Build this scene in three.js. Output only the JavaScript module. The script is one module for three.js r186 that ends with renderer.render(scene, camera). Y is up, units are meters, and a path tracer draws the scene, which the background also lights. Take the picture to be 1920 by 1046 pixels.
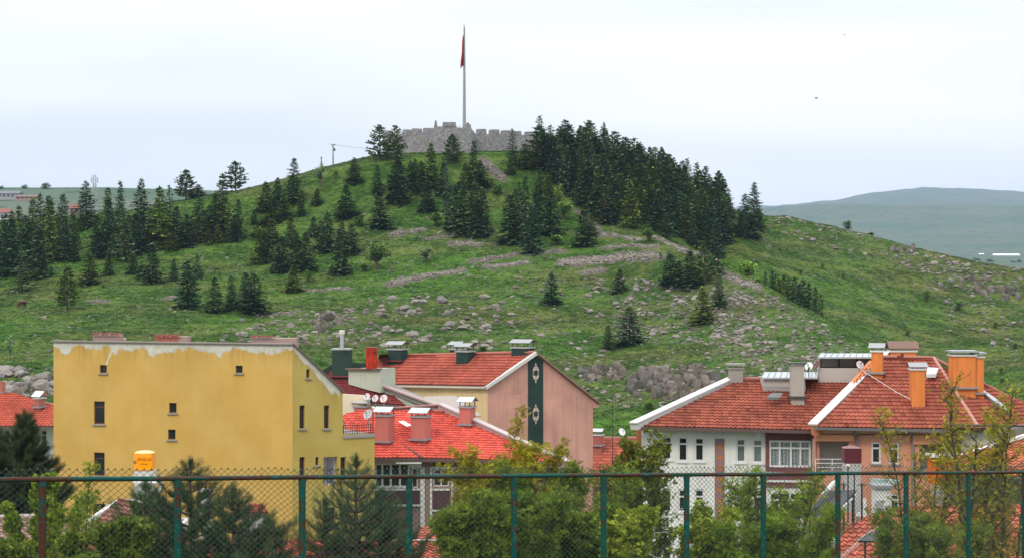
import * as THREE from 'three';
import { ImprovedNoise } from 'three/addons/math/ImprovedNoise.js';
import { mergeGeometries, mergeVertices } from 'three/addons/utils/BufferGeometryUtils.js';

// ---------- camera, sky, sun, exposure ----------
const F = 3500, EYE = 20;                       // focal length in units of a 1920 px wide picture, eye height above the valley
const scene = new THREE.Scene();
const camera = new THREE.PerspectiveCamera(2 * Math.atan(523 / F) * 180 / Math.PI, 1920 / 1046, 0.5, 20000);
camera.position.set(0, EYE, 0);
const renderer = new THREE.WebGLRenderer({ antialias: true });
renderer.toneMapping = THREE.LinearToneMapping;
renderer.toneMappingExposure = 1.07;
renderer.shadowMap.enabled = true;

function mulberry(a) { return () => { a |= 0; a = a + 0x6D2B79F5 | 0; let t = Math.imul(a ^ a >>> 15, 1 | a); t = t + Math.imul(t ^ t >>> 7, 61 | t) ^ t; return ((t ^ t >>> 14) >>> 0) / 4294967296; }; }
const PN = new ImprovedNoise();
const noise = (x, y, z = 0) => PN.noise(x, y, z);
function fbm(x, y, z = 0, o = 4) { let s = 0, a = 1, t = 0; for (let i = 0; i < o; i++) { s += a * PN.noise(x, y, z + i * 7.3); t += a; a *= .5; x *= 2.03; y *= 2.03; z *= 2.03; } return s / t; }
const clamp = (v, a = 0, b = 1) => Math.min(b, Math.max(a, v));
const smooth = (a, b, v) => { const t = clamp((v - a) / (b - a)); return t * t * (3 - 2 * t); };
const lerp = (a, b, t) => a + (b - a) * t;

{ // overcast sky: the bright zenith and dimmer horizon of a cloud cover, with soft stretched cloud bands
  const W = 1024, Hh = 512, d = new Float32Array(W * Hh * 4);
  for (let j = 0; j < Hh; j++) for (let i = 0; i < W; i++) {
    const el = ((j + .5) / Hh - .5) * Math.PI, az = ((i + .5) / W - .5) * 2 * Math.PI, k = (j * W + i) * 4;
    const cx = Math.cos(az) * Math.cos(el), cz = Math.sin(az) * Math.cos(el), sy = Math.sin(el);
    if (el < -.02) { d[k] = .1; d[k + 1] = .12; d[k + 2] = .08; d[k + 3] = 1; continue; }
    const s = Math.max(0, sy), L = .955 * (1 + 1.95 * Math.pow(s, 1.25));
    const n = fbm(cx * 3.2 + 5, cz * 3.2, sy * 34, 5), m = fbm(cx * 1.3, cz * 1.3 + 9, sy * 16 + 3, 4);
    const c = clamp(.5 + n * 1.0 + m * 1.0);
    const gr = lerp(.88, 1.04, c);
    d[k] = L * gr * lerp(.93, .99, c); d[k + 1] = L * gr * lerp(.99, 1.0, c); d[k + 2] = L * gr * lerp(1.035, 1.008, c); d[k + 3] = 1;
  }
  const t = new THREE.DataTexture(d, W, Hh, THREE.RGBAFormat, THREE.FloatType);
  t.mapping = THREE.EquirectangularReflectionMapping; t.magFilter = t.minFilter = THREE.LinearFilter; t.wrapS = THREE.RepeatWrapping; t.needsUpdate = true;
  scene.background = t; scene.environment = t;
}
const sun = new THREE.DirectionalLight(0xfff3df, 1.45);
sun.position.set(-170, 300, 60); sun.target.position.set(0, 20, -250);
sun.castShadow = true; sun.shadow.radius = 24; sun.shadow.mapSize.set(4096, 4096);
Object.assign(sun.shadow.camera, { left: -260, right: 260, top: 260, bottom: -260, near: 1, far: 900 });
scene.add(sun, sun.target);
scene.fog = new THREE.FogExp2(0xa0b8d8, 0.000065);

// ---------- helpers ----------
const V3 = THREE.Vector3;
const P = (x, y, d) => new V3((x - 960) / F * d, EYE + (523 - y) / F * d, -d);     // where things stand, from measured directions and distances
const colorLin = (r, g, b) => new THREE.Color().setRGB(r, g, b);
const mats = {};
function mat(key, rgb, o = {}) { return mats[key] ||= Object.assign(new THREE.MeshPhysicalMaterial({ color: colorLin(...rgb), roughness: .85, ...o }), { name: key }); }
const taken = {};
function numbered(n) { const c = taken[n] = (taken[n] ?? -1) + 1; return c ? `${n}_${String(c).padStart(3, '0')}` : n; }
function shade(o) { o.castShadow = o.receiveShadow = true; return o; }
function tag(o, label, category, group, kind) { Object.assign(o.userData, { label, category }); if (group) o.userData.group = group; if (kind) o.userData.kind = kind; return o; }
function thing(name, label, category, at = new V3(), group) {
  const o = new THREE.Group(); o.name = numbered(name); o.position.copy(at); scene.add(o); o.userData.base = undefined; delete o.userData.base;
  o._base = at.clone(); return tag(o, label, category, group);
}
function rootBase(p) { while (p && !p._base) p = p.parent; return p ? p._base : new V3(); }
const partTaken = new Map();
function part(name, geo, m, parent, kind) {                       // geometry given in world metres
  const g = Array.isArray(geo) ? merge(geo) : geo, b = rootBase(parent);
  g.translate(-b.x, -b.y, -b.z);
  let c = partTaken.get(parent); if (!c) partTaken.set(parent, c = {});
  const k = c[name] = (c[name] ?? -1) + 1;
  const o = shade(new THREE.Mesh(g, m)); o.name = k ? `${name}_${String(k).padStart(3, '0')}` : name;
  if (kind) o.userData.kind = kind;
  parent.add(o); return o;
}
function merge(list) {
  const gs = list.map(g => { const q = g.index ? g.toNonIndexed() : g; for (const k of Object.keys(q.attributes)) if (!['position', 'normal', 'uv', 'color'].includes(k)) q.deleteAttribute(k); return q; });
  const keys = ['position', 'normal', 'uv', 'color'].filter(k => gs.every(g => g.attributes[k]));
  for (const g of gs) for (const k of Object.keys(g.attributes)) if (!keys.includes(k)) g.deleteAttribute(k);
  return gs.length === 1 ? gs[0] : mergeGeometries(gs);
}
function bx(w, h, d, x, y, z) { const g = new THREE.BoxGeometry(w, h, d); g.translate(x, y, z); return g; }
function cyl(r0, r1, h, x, y, z, n = 12) { const g = new THREE.CylinderGeometry(r0, r1, h, n); g.translate(x, y, z); return g; }
function bar(a, b, r, n = 6, r2 = r) {                             // round bar from a to b
  const L = a.distanceTo(b), g = new THREE.CylinderGeometry(r2, r, L, n);
  g.translate(0, L / 2, 0); g.applyQuaternion(new THREE.Quaternion().setFromUnitVectors(new V3(0, 1, 0), b.clone().sub(a).normalize())); g.translate(a.x, a.y, a.z); return g;
}
class Soup {                                                       // quick triangle collector with colours
  constructor() { this.p = []; this.c = []; this.u = []; }
  tri(a, b, c, col) { this.p.push(a[0], a[1], a[2], b[0], b[1], b[2], c[0], c[1], c[2]); if (col) for (let i = 0; i < 3; i++) this.c.push(col[0], col[1], col[2]); }
  quad(a, b, c, d, col) { this.tri(a, b, c, col); this.tri(a, c, d, col); }
  geo(weld = false) {
    let g = new THREE.BufferGeometry(); g.setAttribute('position', new THREE.Float32BufferAttribute(this.p, 3));
    if (this.c.length) g.setAttribute('color', new THREE.Float32BufferAttribute(this.c, 3));
    if (weld) g = mergeVertices(g, 1e-4);
    g.computeVertexNormals(); return g;
  }
}
function tube(pts, r0, r1, sides = 5) {                            // tapered tube along points
  const p = [], idx = []; const n = pts.length, T = new V3(), A = new V3(), B = new V3();
  for (let i = 0; i < n; i++) {
    T.copy(pts[Math.min(i + 1, n - 1)]).sub(pts[Math.max(i - 1, 0)]).normalize();
    A.set(.31, .17, .93).cross(T).normalize(); B.crossVectors(T, A);
    const r = lerp(r0, r1, i / (n - 1));
    for (let k = 0; k < sides; k++) { const a = k / sides * 2 * Math.PI, c = Math.cos(a) * r, s = Math.sin(a) * r; p.push(pts[i].x + A.x * c + B.x * s, pts[i].y + A.y * c + B.y * s, pts[i].z + A.z * c + B.z * s); }
  }
  for (let i = 0; i < n - 1; i++) for (let k = 0; k < sides; k++) { const a = i * sides + k, b = i * sides + (k + 1) % sides; idx.push(a, b, b + sides, a, b + sides, a + sides); }
  const g = new THREE.BufferGeometry(); g.setAttribute('position', new THREE.Float32BufferAttribute(p, 3)); g.setIndex(idx); g.computeVertexNormals(); return g;
}
function dataTex(W, Hh, fn, { srgb = true, repeat } = {}) {        // fn gives linear colour 0..1
  const d = new Uint8Array(W * Hh * 4), o = [0, 0, 0], e = v => 255 * (srgb ? (v <= .0031308 ? v * 12.92 : 1.055 * Math.pow(v, 1 / 2.4) - .055) : v);
  for (let j = 0; j < Hh; j++) for (let i = 0; i < W; i++) { fn(i / W, j / Hh, o, i, j); const k = (j * W + i) * 4; d[k] = e(clamp(o[0])); d[k + 1] = e(clamp(o[1])); d[k + 2] = e(clamp(o[2])); d[k + 3] = 255; }
  const t = new THREE.DataTexture(d, W, Hh, THREE.RGBAFormat, THREE.UnsignedByteType);
  t.magFilter = t.minFilter = THREE.LinearFilter; t.wrapS = t.wrapT = THREE.RepeatWrapping; if (srgb) t.colorSpace = THREE.SRGBColorSpace;
  if (repeat) t.repeat.set(...repeat); t.needsUpdate = true; return t;
}
// ---------- the lie of the land ----------
// Levels of the ground along lines of sight from the road: near levels in metres against the eye, hill levels as [distance, direction].
const NEAR = [[1, -1.7], [14, -3], [27, -5.2], [42, -6.8], [60, -13.5], [90, -17.5]];
const COLS = [
  [-2600, [[150, 920], [215, 800], [250, 740], [290, 680], [330, 610], [360, 560], [390, 520], [425, 500], [470, 500]]],
  [-600, [[150, 920], [215, 790], [250, 715], [290, 640], [330, 565], [360, 510], [390, 465], [425, 450], [470, 455]]],
  [0, [[150, 920], [215, 790], [250, 705], [290, 612], [330, 532], [360, 470], [390, 425], [425, 415], [470, 420]]],
  [150, [[150, 920], [215, 790], [250, 700], [290, 606], [330, 522], [360, 462], [390, 415], [425, 405], [470, 415]]],
  [250, [[150, 920], [215, 790], [250, 700], [290, 602], [330, 518], [360, 452], [390, 398], [425, 396], [470, 420]]],
  [330, [[150, 920], [215, 790], [250, 700], [290, 600], [330, 514], [360, 442], [390, 377], [425, 385], [470, 420]]],
  [480, [[150, 920], [215, 790], [250, 700], [290, 600], [330, 512], [360, 430], [390, 350], [425, 365], [470, 430]]],
  [600, [[150, 920], [215, 790], [250, 700], [290, 600], [330, 508], [360, 414], [390, 314], [425, 330], [470, 400]]],
  [700, [[150, 920], [215, 790], [250, 702], [290, 600], [330, 500], [360, 400], [390, 291], [425, 300], [470, 380]]],
  [870, [[150, 920], [215, 795], [250, 705], [290, 600], [330, 490], [360, 400], [390, 284], [425, 292], [470, 380]]],
  [1000, [[150, 920], [215, 800], [250, 710], [290, 600], [330, 484], [360, 400], [390, 287], [425, 295], [470, 380]]],
  [1150, [[150, 920], [215, 805], [250, 712], [290, 600], [330, 470], [360, 408], [390, 306], [425, 306], [470, 380]]],
  [1240, [[150, 920], [215, 800], [250, 705], [290, 590], [322, 458], [350, 440], [390, 345], [425, 345], [470, 400]]],
  [1320, [[150, 920], [215, 795], [250, 700], [285, 590], [315, 482], [340, 490], [390, 378], [425, 378], [470, 420]]],
  [1390, [[150, 920], [215, 790], [250, 690], [280, 602], [308, 512], [326, 540], [385, 402], [420, 402], [470, 440]]],
  [1480, [[150, 920], [215, 785], [240, 705], [265, 632], [290, 562], [312, 605], [360, 490], [400, 407], [450, 440]]],
  [1560, [[150, 920], [205, 785], [230, 712], [255, 660], [278, 605], [302, 650], [360, 510], [400, 424], [450, 460]]],
  [1640, [[150, 920], [195, 790], [215, 745], [240, 700], [265, 655], [292, 695], [355, 545], [395, 445], [450, 480]]],
  [1720, [[150, 920], [190, 800], [210, 770], [235, 740], [255, 715], [285, 730], [345, 590], [390, 466], [450, 500]]],
  [1820, [[150, 920], [190, 830], [210, 800], [235, 775], [255, 755], [285, 730], [340, 615], [385, 489], [450, 520]]],
  [1920, [[150, 920], [190, 840], [210, 810], [235, 780], [255, 758], [285, 720], [335, 630], [380, 505], [450, 540]]],
  [2100, [[150, 920], [190, 850], [210, 820], [235, 790], [255, 765], [285, 730], [335, 650], [380, 535], [450, 560]]],
  [2600, [[150, 920], [190, 860], [210, 840], [235, 815], [255, 790], [285, 760], [335, 700], [380, 610], [450, 620]]],
  [4600, [[150, 920], [190, 860], [210, 850], [235, 830], [255, 820], [285, 800], [335, 760], [380, 700], [450, 680]]]];
const FARD = [560, 800, 1000, 1150, 1500, 2000, 2600, 3600, 4600, 5200, 6500, 7500, 9500];
const FARC = [
  [-2600, [460, 420, 380, 366, 368, 370, 372, 376, 380, 384, 386, 388, 392]],
  [0, [455, 420, 380, 353, 357, 362, 368, 374, 380, 384, 386, 388, 392]],
  [200, [455, 418, 378, 354, 357, 362, 368, 374, 380, 384, 386, 388, 392]],
  [400, [470, 430, 385, 360, 362, 366, 370, 376, 382, 386, 388, 390, 394]],
  [1300, [610, 560, 525, 512, 500, 490, 478, 440, 402, 408, 404, 396, 400]],
  [1450, [620, 560, 525, 512, 500, 490, 478, 436, 391, 400, 398, 388, 394]],
  [1560, [620, 560, 525, 512, 500, 490, 478, 432, 381, 390, 388, 378, 385]],
  [1650, [620, 560, 525, 512, 500, 490, 478, 432, 383, 391, 376, 362, 370]],
  [1740, [620, 560, 525, 512, 500, 490, 479, 432, 384, 392, 370, 353, 362]],
  [1850, [620, 560, 525, 512, 500, 490, 480, 433, 385, 393, 373, 357, 366]],
  [1960, [620, 560, 525, 512, 500, 490, 480, 433, 388, 396, 378, 364, 372]],
  [2600, [620, 560, 525, 512, 500, 490, 480, 440, 400, 405, 396, 386, 392]]];
const station = (d, y) => (523 - y) / F * d;
function bracket(T, x) { let k = 0; while (k < T.length - 2 && T[k + 1][0] < x) k++; const t = clamp((x - T[k][0]) / (T[k + 1][0] - T[k][0])); return [k, t]; }
const stCache = new Map();
function stations(x) {
  const key = Math.round(x * 4); let s = stCache.get(key); if (s) return s;
  s = NEAR.map(a => a.slice());
  const [k, t] = bracket(COLS, x), A = COLS[k][1], B = COLS[k + 1][1], tt = t;
  for (let i = 0; i < A.length; i++) s.push([lerp(A[i][0], B[i][0], tt), lerp(station(...A[i]), station(...B[i]), tt)]);
  const [k2, t2] = bracket(FARC, x);
  FARD.forEach((d, i) => s.push([d, lerp(station(d, FARC[k2][1][i]), station(d, FARC[k2 + 1][1][i]), t2)]));
  // slopes for a monotone cubic
  const n = s.length, m = new Array(n).fill(0);
  for (let i = 1; i < n - 1; i++) { const a = (s[i][1] - s[i - 1][1]) / (s[i][0] - s[i - 1][0]), b = (s[i + 1][1] - s[i][1]) / (s[i + 1][0] - s[i][0]); m[i] = a * b <= 0 ? 0 : 2 * a * b / (a + b); }
  s.m = m; if (stCache.size > 60000) stCache.clear(); stCache.set(key, s); return s;
}
function rawHeight(x, d) {
  const s = stations(x); let i = 0; while (i < s.length - 2 && s[i + 1][0] < d) i++;
  const h = s[i + 1][0] - s[i][0], t = clamp((d - s[i][0]) / h), t2 = t * t, t3 = t2 * t;
  return EYE + (2 * t3 - 3 * t2 + 1) * s[i][1] + (t3 - 2 * t2 + t) * h * s.m[i] + (-2 * t3 + 3 * t2) * s[i + 1][1] + (t3 - t2) * h * s.m[i + 1];
}
function relief(X, Z) { return .75 * fbm(X / 26, Z / 15, 3, 3) + .38 * fbm(X / 5.5, Z / 4, 11, 3); }
function groundAt(X, Z) {
  const d = Math.max(1, -Z), x = clamp(960 + F * X / d, -2600, 4600);
  return rawHeight(x, d) + relief(X, Z) * smooth(170, 230, d) * (1 - smooth(430, 600, d)) + smooth(550, 1500, d) * d * .0022 * fbm(X / 190, Z / 260, 5, 4);
}
// along a line of sight, where it meets the hillside
const D0 = 190, D1 = 440, sightCache = new Map();
function sight(x) { const k = Math.round(x / 3); let a = sightCache.get(k); if (!a) { a = new Float32Array(D1 - D0 + 1); for (let i = 0; i <= D1 - D0; i++) { const d = D0 + i; a[i] = 523 - (groundAt((k * 3 - 960) / F * d, -d) - EYE) / d * F; } sightCache.set(k, a); } return a; }
function onGround(x, y, from = D0) {
  const a = sight(x); let best = 1e9, bi = 0;
  for (let i = from - D0; i < a.length; i++) { if (a[i] <= y) { const t = i > 0 ? clamp((a[i - 1] - y) / (a[i - 1] - a[i] + 1e-6)) : 0; return land(x, D0 + Math.max(0, i - 1) + t); } if (a[i] < best) { best = a[i]; bi = i; } }
  const r = land(x, D0 + bi); r.miss = true; return r;
}
function land(x, d) { const X = (x - 960) / F * d; return new V3(X, groundAt(X, -d), -d); }

function sheet(xs, ds, name, material, label) {
  const p = [], uv = [], idx = [], nx = xs.length;
  for (const d of ds) for (const x of xs) { const X = (x - 960) / F * d; p.push(X, groundAt(X, -d), -d); uv.push(X, -d); }
  for (let j = 0; j < ds.length - 1; j++) for (let i = 0; i < nx - 1; i++) { const a = j * nx + i; idx.push(a, a + 1, a + nx + 1, a, a + nx + 1, a + nx); }
  const g = new THREE.BufferGeometry(); g.setAttribute('position', new THREE.Float32BufferAttribute(p, 3)); g.setAttribute('uv', new THREE.Float32BufferAttribute(uv, 2)); g.setIndex(idx); g.computeVertexNormals();
  const o = shade(new THREE.Mesh(g, material)); o.name = name; o.userData = { label, kind: 'structure' }; scene.add(o); return o;
}
function steps(...a) { const r = []; for (let i = 0; i < a.length; i += 3) for (let v = a[i]; v < a[i + 1] - 1e-6; v += a[i + 2]) r.push(v); r.push(a[a.length - 2]); return r; }

// ---------- stones: where they lie (the ground texture needs it) ----------
const stoneSpots = [];                                             // [region, position, size]
{
  const R = mulberry(77);
  const band = (region, pts, half, n, s0, s1) => {                 // a band of heaped stones along a line
    const len = []; let tot = 0; for (let i = 0; i < pts.length - 1; i++) { const l = Math.hypot(pts[i + 1][0] - pts[i][0], pts[i + 1][1] - pts[i][1]); len.push(l); tot += l; }
    for (let k = 0; k < n; k++) {
      let t = R() * tot, i = 0; while (i < len.length - 1 && t > len[i]) { t -= len[i]; i++; } t /= len[i];
      const g = (R() + R() + R()) / 1.5 - 1, e = 1 - .5 * Math.abs(2 * (k / n) - 1) * R(), x = lerp(pts[i][0], pts[i + 1][0], t) + (R() - .5) * 8, y = lerp(pts[i][1], pts[i + 1][1], t) + g * half * e * (.6 + .8 * Math.abs(noise(x * .03, 5)) * 1.6);
      const q = onGround(x, y); if (!q.miss && noise(x * .07, y * .16, 7) > -.22 + .3 * (R() - .5)) stoneSpots.push([region, q, lerp(s0, s1, R() * R())]);
    }
  };
  const field = (region, poly, n, s0, s1, clump = .5, pw = 3) => { // loose stones over an area, in clumps
    const xs = poly.map(p => p[0]), ys = poly.map(p => p[1]), x0 = Math.min(...xs), x1 = Math.max(...xs), y0 = Math.min(...ys), y1 = Math.max(...ys);
    for (let k = 0, g = 0; k < n && g < n * 30; g++) {
      const x = lerp(x0, x1, R()), y = lerp(y0, y1, R()); if (!inside(poly, x, y)) continue;
      if (fbm(x / 42, y / 22, region.length, 3) + .5 * noise(x / 9, y / 6) < (R() - .62) * clump * 2 + clump * .2) continue;
      const q = onGround(x, y); if (q.miss) continue; stoneSpots.push([region, q, lerp(s0, s1, Math.pow(R(), pw))]); k++;
    }
  };
  band('terrace', [[1048, 492], [1100, 490], [1160, 482], [1240, 480]], 15, 2600, 0.20, 0.68);
  band('terrace', [[1090, 512], [1130, 505]], 9, 150, 0.20, 0.48);
  band('terrace', [[1125, 438], [1200, 450]], 7, 330, 0.20, 0.64);
  band('terrace', [[1225, 444], [1275, 466], [1345, 488]], 9, 520, 0.20, 0.72);
  band('terrace', [[1120, 466], [1180, 460], [1230, 462]], 6, 300, 0.20, 0.56);
  band('terrace', [[728, 533], [790, 518], [868, 506]], 9, 900, 0.20, 0.64);
  band('terrace', [[910, 500], [950, 497], [988, 491]], 7, 420, 0.20, 0.64);
  band('terrace', [[840, 458], [905, 455]], 8, 300, 0.20, 0.56);
  band('terrace', [[880, 492], [960, 478], [1060, 470]], 9, 420, 0.20, 0.56);
  band('terrace', [[733, 440], [795, 430]], 7, 330, 0.20, 0.56);
  band('terrace', [[800, 448], [860, 440]], 5, 110, 0.20, 0.48);
  band('terrace', [[560, 545], [655, 540]], 6, 160, 0.20, 0.56);
  band('terrace', [[905, 300], [925, 318], [945, 335]], 13, 420, 0.20, 0.72);
  band('terrace', [[1340, 505], [1375, 522], [1425, 540]], 14, 620, 0.24, 0.72);
  band('terrace', [[200, 565], [165, 563]], 4, 70, 0.20, 0.48);
  band('terrace', [[310, 560], [325, 556]], 4, 60, 0.20, 0.48);
  band('terrace', [[480, 590], [560, 585]], 6, 100, 0.20, 0.56);
  band('terrace', [[1080, 395], [1115, 420], [1130, 445]], 8, 160, 0.20, 0.56);
  field('lower', [[390, 640], [470, 590], [560, 590], [720, 560], [720, 640], [640, 650], [560, 650]], 589, .13, 1.25, .5, 4.6);
  field('lower', [[0, 690], [100, 680], [100, 750], [0, 750]], 85, 0.32, 2.30, .3, 3.6);
  field('lower', [[0, 540], [330, 570], [380, 640], [0, 690]], 142, 0.14, 0.80, .9, 4.6);
  field('lower', [[120, 440], [560, 430], [560, 560], [200, 560]], 123, 0.14, 0.80, .9, 4.6);
  field('middle', [[700, 555], [960, 545], [960, 655], [720, 655]], 399, 0.18, 1.60, .6, 4.6);
  field('middle', [[960, 520], [1160, 520], [1180, 720], [960, 660]], 313, 0.16, 1.10, .8, 4.6);
  field('middle', [[620, 420], [1050, 430], [1050, 540], [640, 540]], 361, 0.16, 0.80, .8, 4.6);
  field('middle', [[640, 330], [900, 330], [900, 430], [640, 430]], 85, 0.16, 0.80, .8, 4.6);
  field('spur', [[1150, 520], [1400, 540], [1440, 650], [1150, 640]], 1187, 0.15, 1.05, .6, 4.6);
  field('spur', [[1330, 510], [1480, 568], [1700, 700], [1540, 720], [1340, 660]], 1805, 0.15, 0.77, .6, 4.6);
  field('spur', [[1060, 690], [1540, 640], [1600, 700], [1300, 760], [1100, 770]], 760, 0.17, 0.84, .6, 4.6);
  field('ridge', [[1440, 402], [1600, 436], [1740, 470], [1920, 506], [1920, 560], [1700, 510], [1440, 430]], 589, 0.17, 1.12, .7, 4.1);
  field('ridge', [[1700, 470], [1920, 520], [1920, 680], [1780, 600]], 399, 0.17, 1.19, .8, 4.1);
  field('ridge', [[1440, 430], [1700, 510], [1800, 640], [1640, 640], [1400, 500]], 313, 0.14, 0.70, .8, 4.6);
  field('middle', [[20, 440], [600, 420], [1240, 470], [1500, 570], [1640, 680], [1200, 700], [60, 690]], 2600, .1, .5, .9, 3);
  field('ridge', [[1400, 420], [1920, 520], [1920, 720], [1700, 690], [1480, 560]], 900, 0.09, 0.35, .9, 3);
  band('ridge', [[1440, 402], [1590, 434], [1740, 470], [1918, 506]], 4, 330, 0.20, 0.88);
  band('ridge', [[330, 376], [480, 350], [600, 315], [690, 293], [750, 288]], 4, 240, 0.20, 0.72);
}
function inside(poly, x, y) { let c = false; for (let i = 0, j = poly.length - 1; i < poly.length; j = i++) { const [xi, yi] = poly[i], [xj, yj] = poly[j]; if ((yi > y) !== (yj > y) && x < (xj - xi) * (y - yi) / (yj - yi) + xi) c = !c; } return c; }

// ---------- ground materials ----------
const HX0 = -135, HZ0 = -465, HS = 290, HN = 2048;
const soil = new Float32Array(HN * HN);
for (const [reg, p, s] of stoneSpots) {                            // bare earth between heaped stones
  const r = (reg === 'terrace' ? .75 : .3 + s * .5) / HS * HN, cx = (p.x - HX0) / HS * HN, cy = (p.z - HZ0) / HS * HN, w = reg === 'terrace' ? .55 : .4;
  for (let j = Math.floor(cy - r); j <= cy + r; j++) for (let i = Math.floor(cx - r); i <= cx + r; i++) if (i >= 0 && j >= 0 && i < HN && j < HN) { const q = 1 - Math.hypot(i - cx, j - cy) / r; if (q > 0) soil[j * HN + i] += w * Math.min(1, q * 2); }
}
function grassColor(X, Z, o, brown = 0) {
  const a = fbm(X / 34, Z / 20, 1, 3), b = fbm(X / 7, Z / 4, 4, 3), c = fbm(X / 1.3, Z / 1.1, 8, 2), e = fbm(X / 14 + 40, Z / 9, 2, 3);
  const dry = clamp(.2 + a * .7 + b * .6 + e * .7 + brown), dark = clamp(.42 + b * 1.1 + c * .9 - a * .5 + .5 * e);
  o[0] = lerp(.047, .100, dry) * lerp(.48, 1.25, dark); o[1] = lerp(.106, .099, dry) * lerp(.5, 1.25, dark); o[2] = lerp(.012, .030, dry) * lerp(.55, 1.25, dark);
}
const hillTex = dataTex(HN, HN, (u, v, o, i, j) => {
  const X = HX0 + u * HS, Z = HZ0 + v * HS;
  const xs = 960 + F * X / -Z;
  grassColor(X, Z, o, .28 * smooth(1500, 1750, xs) * clamp(.5 + 2 * fbm(X / 9, Z / 9, 21, 3)));
  const s = clamp(soil[j * HN + i] * (.75 + .6 * noise(X * 1.9, Z * 1.9, 3))), bare = Math.max(s, .75 * smooth(.34, .5, fbm(X / 8, Z / 5, 31, 4)));
  const g = .8 + .4 * noise(X * 2.7, Z * 2.7, 6);
  o[0] = lerp(o[0], .112 * g, bare); o[1] = lerp(o[1], .10 * g, bare); o[2] = lerp(o[2], .08 * g, bare);
});
hillTex.wrapS = hillTex.wrapT = THREE.MirroredRepeatWrapping;
hillTex.repeat.set(1 / HS, 1 / HS); hillTex.offset.set(-HX0 / HS, -HZ0 / HS);
const hillMat = new THREE.MeshPhysicalMaterial({ specularIntensity: .2, map: hillTex, roughness: 1 }); hillMat.name = 'hill grass and soil';
const mudTex = dataTex(512, 512, (u, v, o) => { const n = fbm(u * 9, v * 9, 3, 4); o[0] = .065 + .05 * n; o[1] = .085 + .04 * n; o[2] = .032 + .03 * n; }, { repeat: [1 / 20, 1 / 20] });
sheet(steps(-2600, -300, 130, -300, 2260, 16, 2260, 4600, 130), steps(1, 30, 3, 30, 100, 2, 100, 205, 5), 'village_ground', new THREE.MeshPhysicalMaterial({ specularIntensity: .2, map: mudTex, roughness: 1 }), 'rough ground of the valley village below the road');
sheet(steps(-2600, -280, 60, -280, 2200, 5, 2200, 4600, 60), steps(204.9, 440, .75, 440, 520, 5), 'hillside', hillMat, 'grassy stony hillside rising to the fortress');
const farTex = dataTex(1024, 1024, (u, v, o) => { const a = fbm(u * 8, v * 8, 2, 5), b = fbm(u * 60, v * 60, 5, 3), c = smooth(.12, .3, b + .3 * a); o[0] = lerp(.055, .10, clamp(.5 + a * 1.6)) * lerp(1, .55, c); o[1] = lerp(.095, .115, clamp(.5 + a * 1.6)) * lerp(1, .6, c); o[2] = lerp(.062, .085, clamp(.5 + a * 1.6)) * lerp(1, .7, c); }, { repeat: [1 / 1400, 1 / 1400] });
{ const ds = []; for (let d = 519.5; d < 9500; d *= 1.013) ds.push(d); ds.push(9500);
  sheet(steps(-2600, -100, 60, -100, 2020, 10, 2020, 4600, 60), ds, 'distant_hills', new THREE.MeshPhysicalMaterial({ specularIntensity: .2, map: farTex, roughness: 1 }), 'hazy plain and rounded hills beyond the ridge'); }
{ const g = new THREE.RingGeometry(2, 14000, 48, 1); g.rotateX(-Math.PI / 2); g.translate(0, -60, 0); const o = shade(new THREE.Mesh(g, mat('lowland grass', [.09, .11, .05]))); o.name = 'lowland'; o.userData = { kind: 'structure', label: 'wide lowland around the valley' }; scene.add(o); }
// ---------- stones, grass ----------
function rockGeo(seed, detail = 1, block = 0) {
  const R = mulberry(seed); let g = new THREE.IcosahedronGeometry(1, detail); g = mergeVertices((g.deleteAttribute('uv'), g.deleteAttribute('normal'), g), 1e-3);
  const p = g.attributes.position, planes = []; for (let i = 0; i < 9; i++) { const n = new V3(R() - .5, R() - .5, R() - .5).normalize(); planes.push([n, .62 + .3 * R()]); }
  const v = new V3();
  for (let i = 0; i < p.count; i++) { v.fromBufferAttribute(p, i); for (const [n, h] of planes) { const k = v.dot(n); if (k > h) v.addScaledVector(n, h - k); } v.multiplyScalar(.9 + .22 * R()); v.y *= lerp(.72, 1.1, block); p.setXYZ(i, v.x, v.y, v.z); }
  g = g.toNonIndexed(); g.computeVertexNormals(); return g;
}
const rockTex = dataTex(256, 256, (u, v, o) => { const n = fbm(u * 9, v * 9, 2, 5), l = smooth(.1, .3, fbm(u * 14, v * 14, 9, 3)); o[0] = .30 + .2 * n + .07 * l; o[1] = .265 + .18 * n + .06 * l; o[2] = .22 + .16 * n + .02 * l; });
const rockMat = new THREE.MeshPhysicalMaterial({ specularIntensity: .2, roughness: .95, color: 0xffffff }); rockMat.name = 'weathered stone';
const REG = { terrace: 'heaped grey field stones banked along the old terraces below the fortress', lower: 'loose pale stones strewn over the foot of the hill behind the yellow building', middle: 'loose pale stones strewn over the open middle slope', spur: 'stones covering the steep spur above the white and orange houses', ridge: 'weathered stones along the bare ridges and the right hand slope' };
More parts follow.
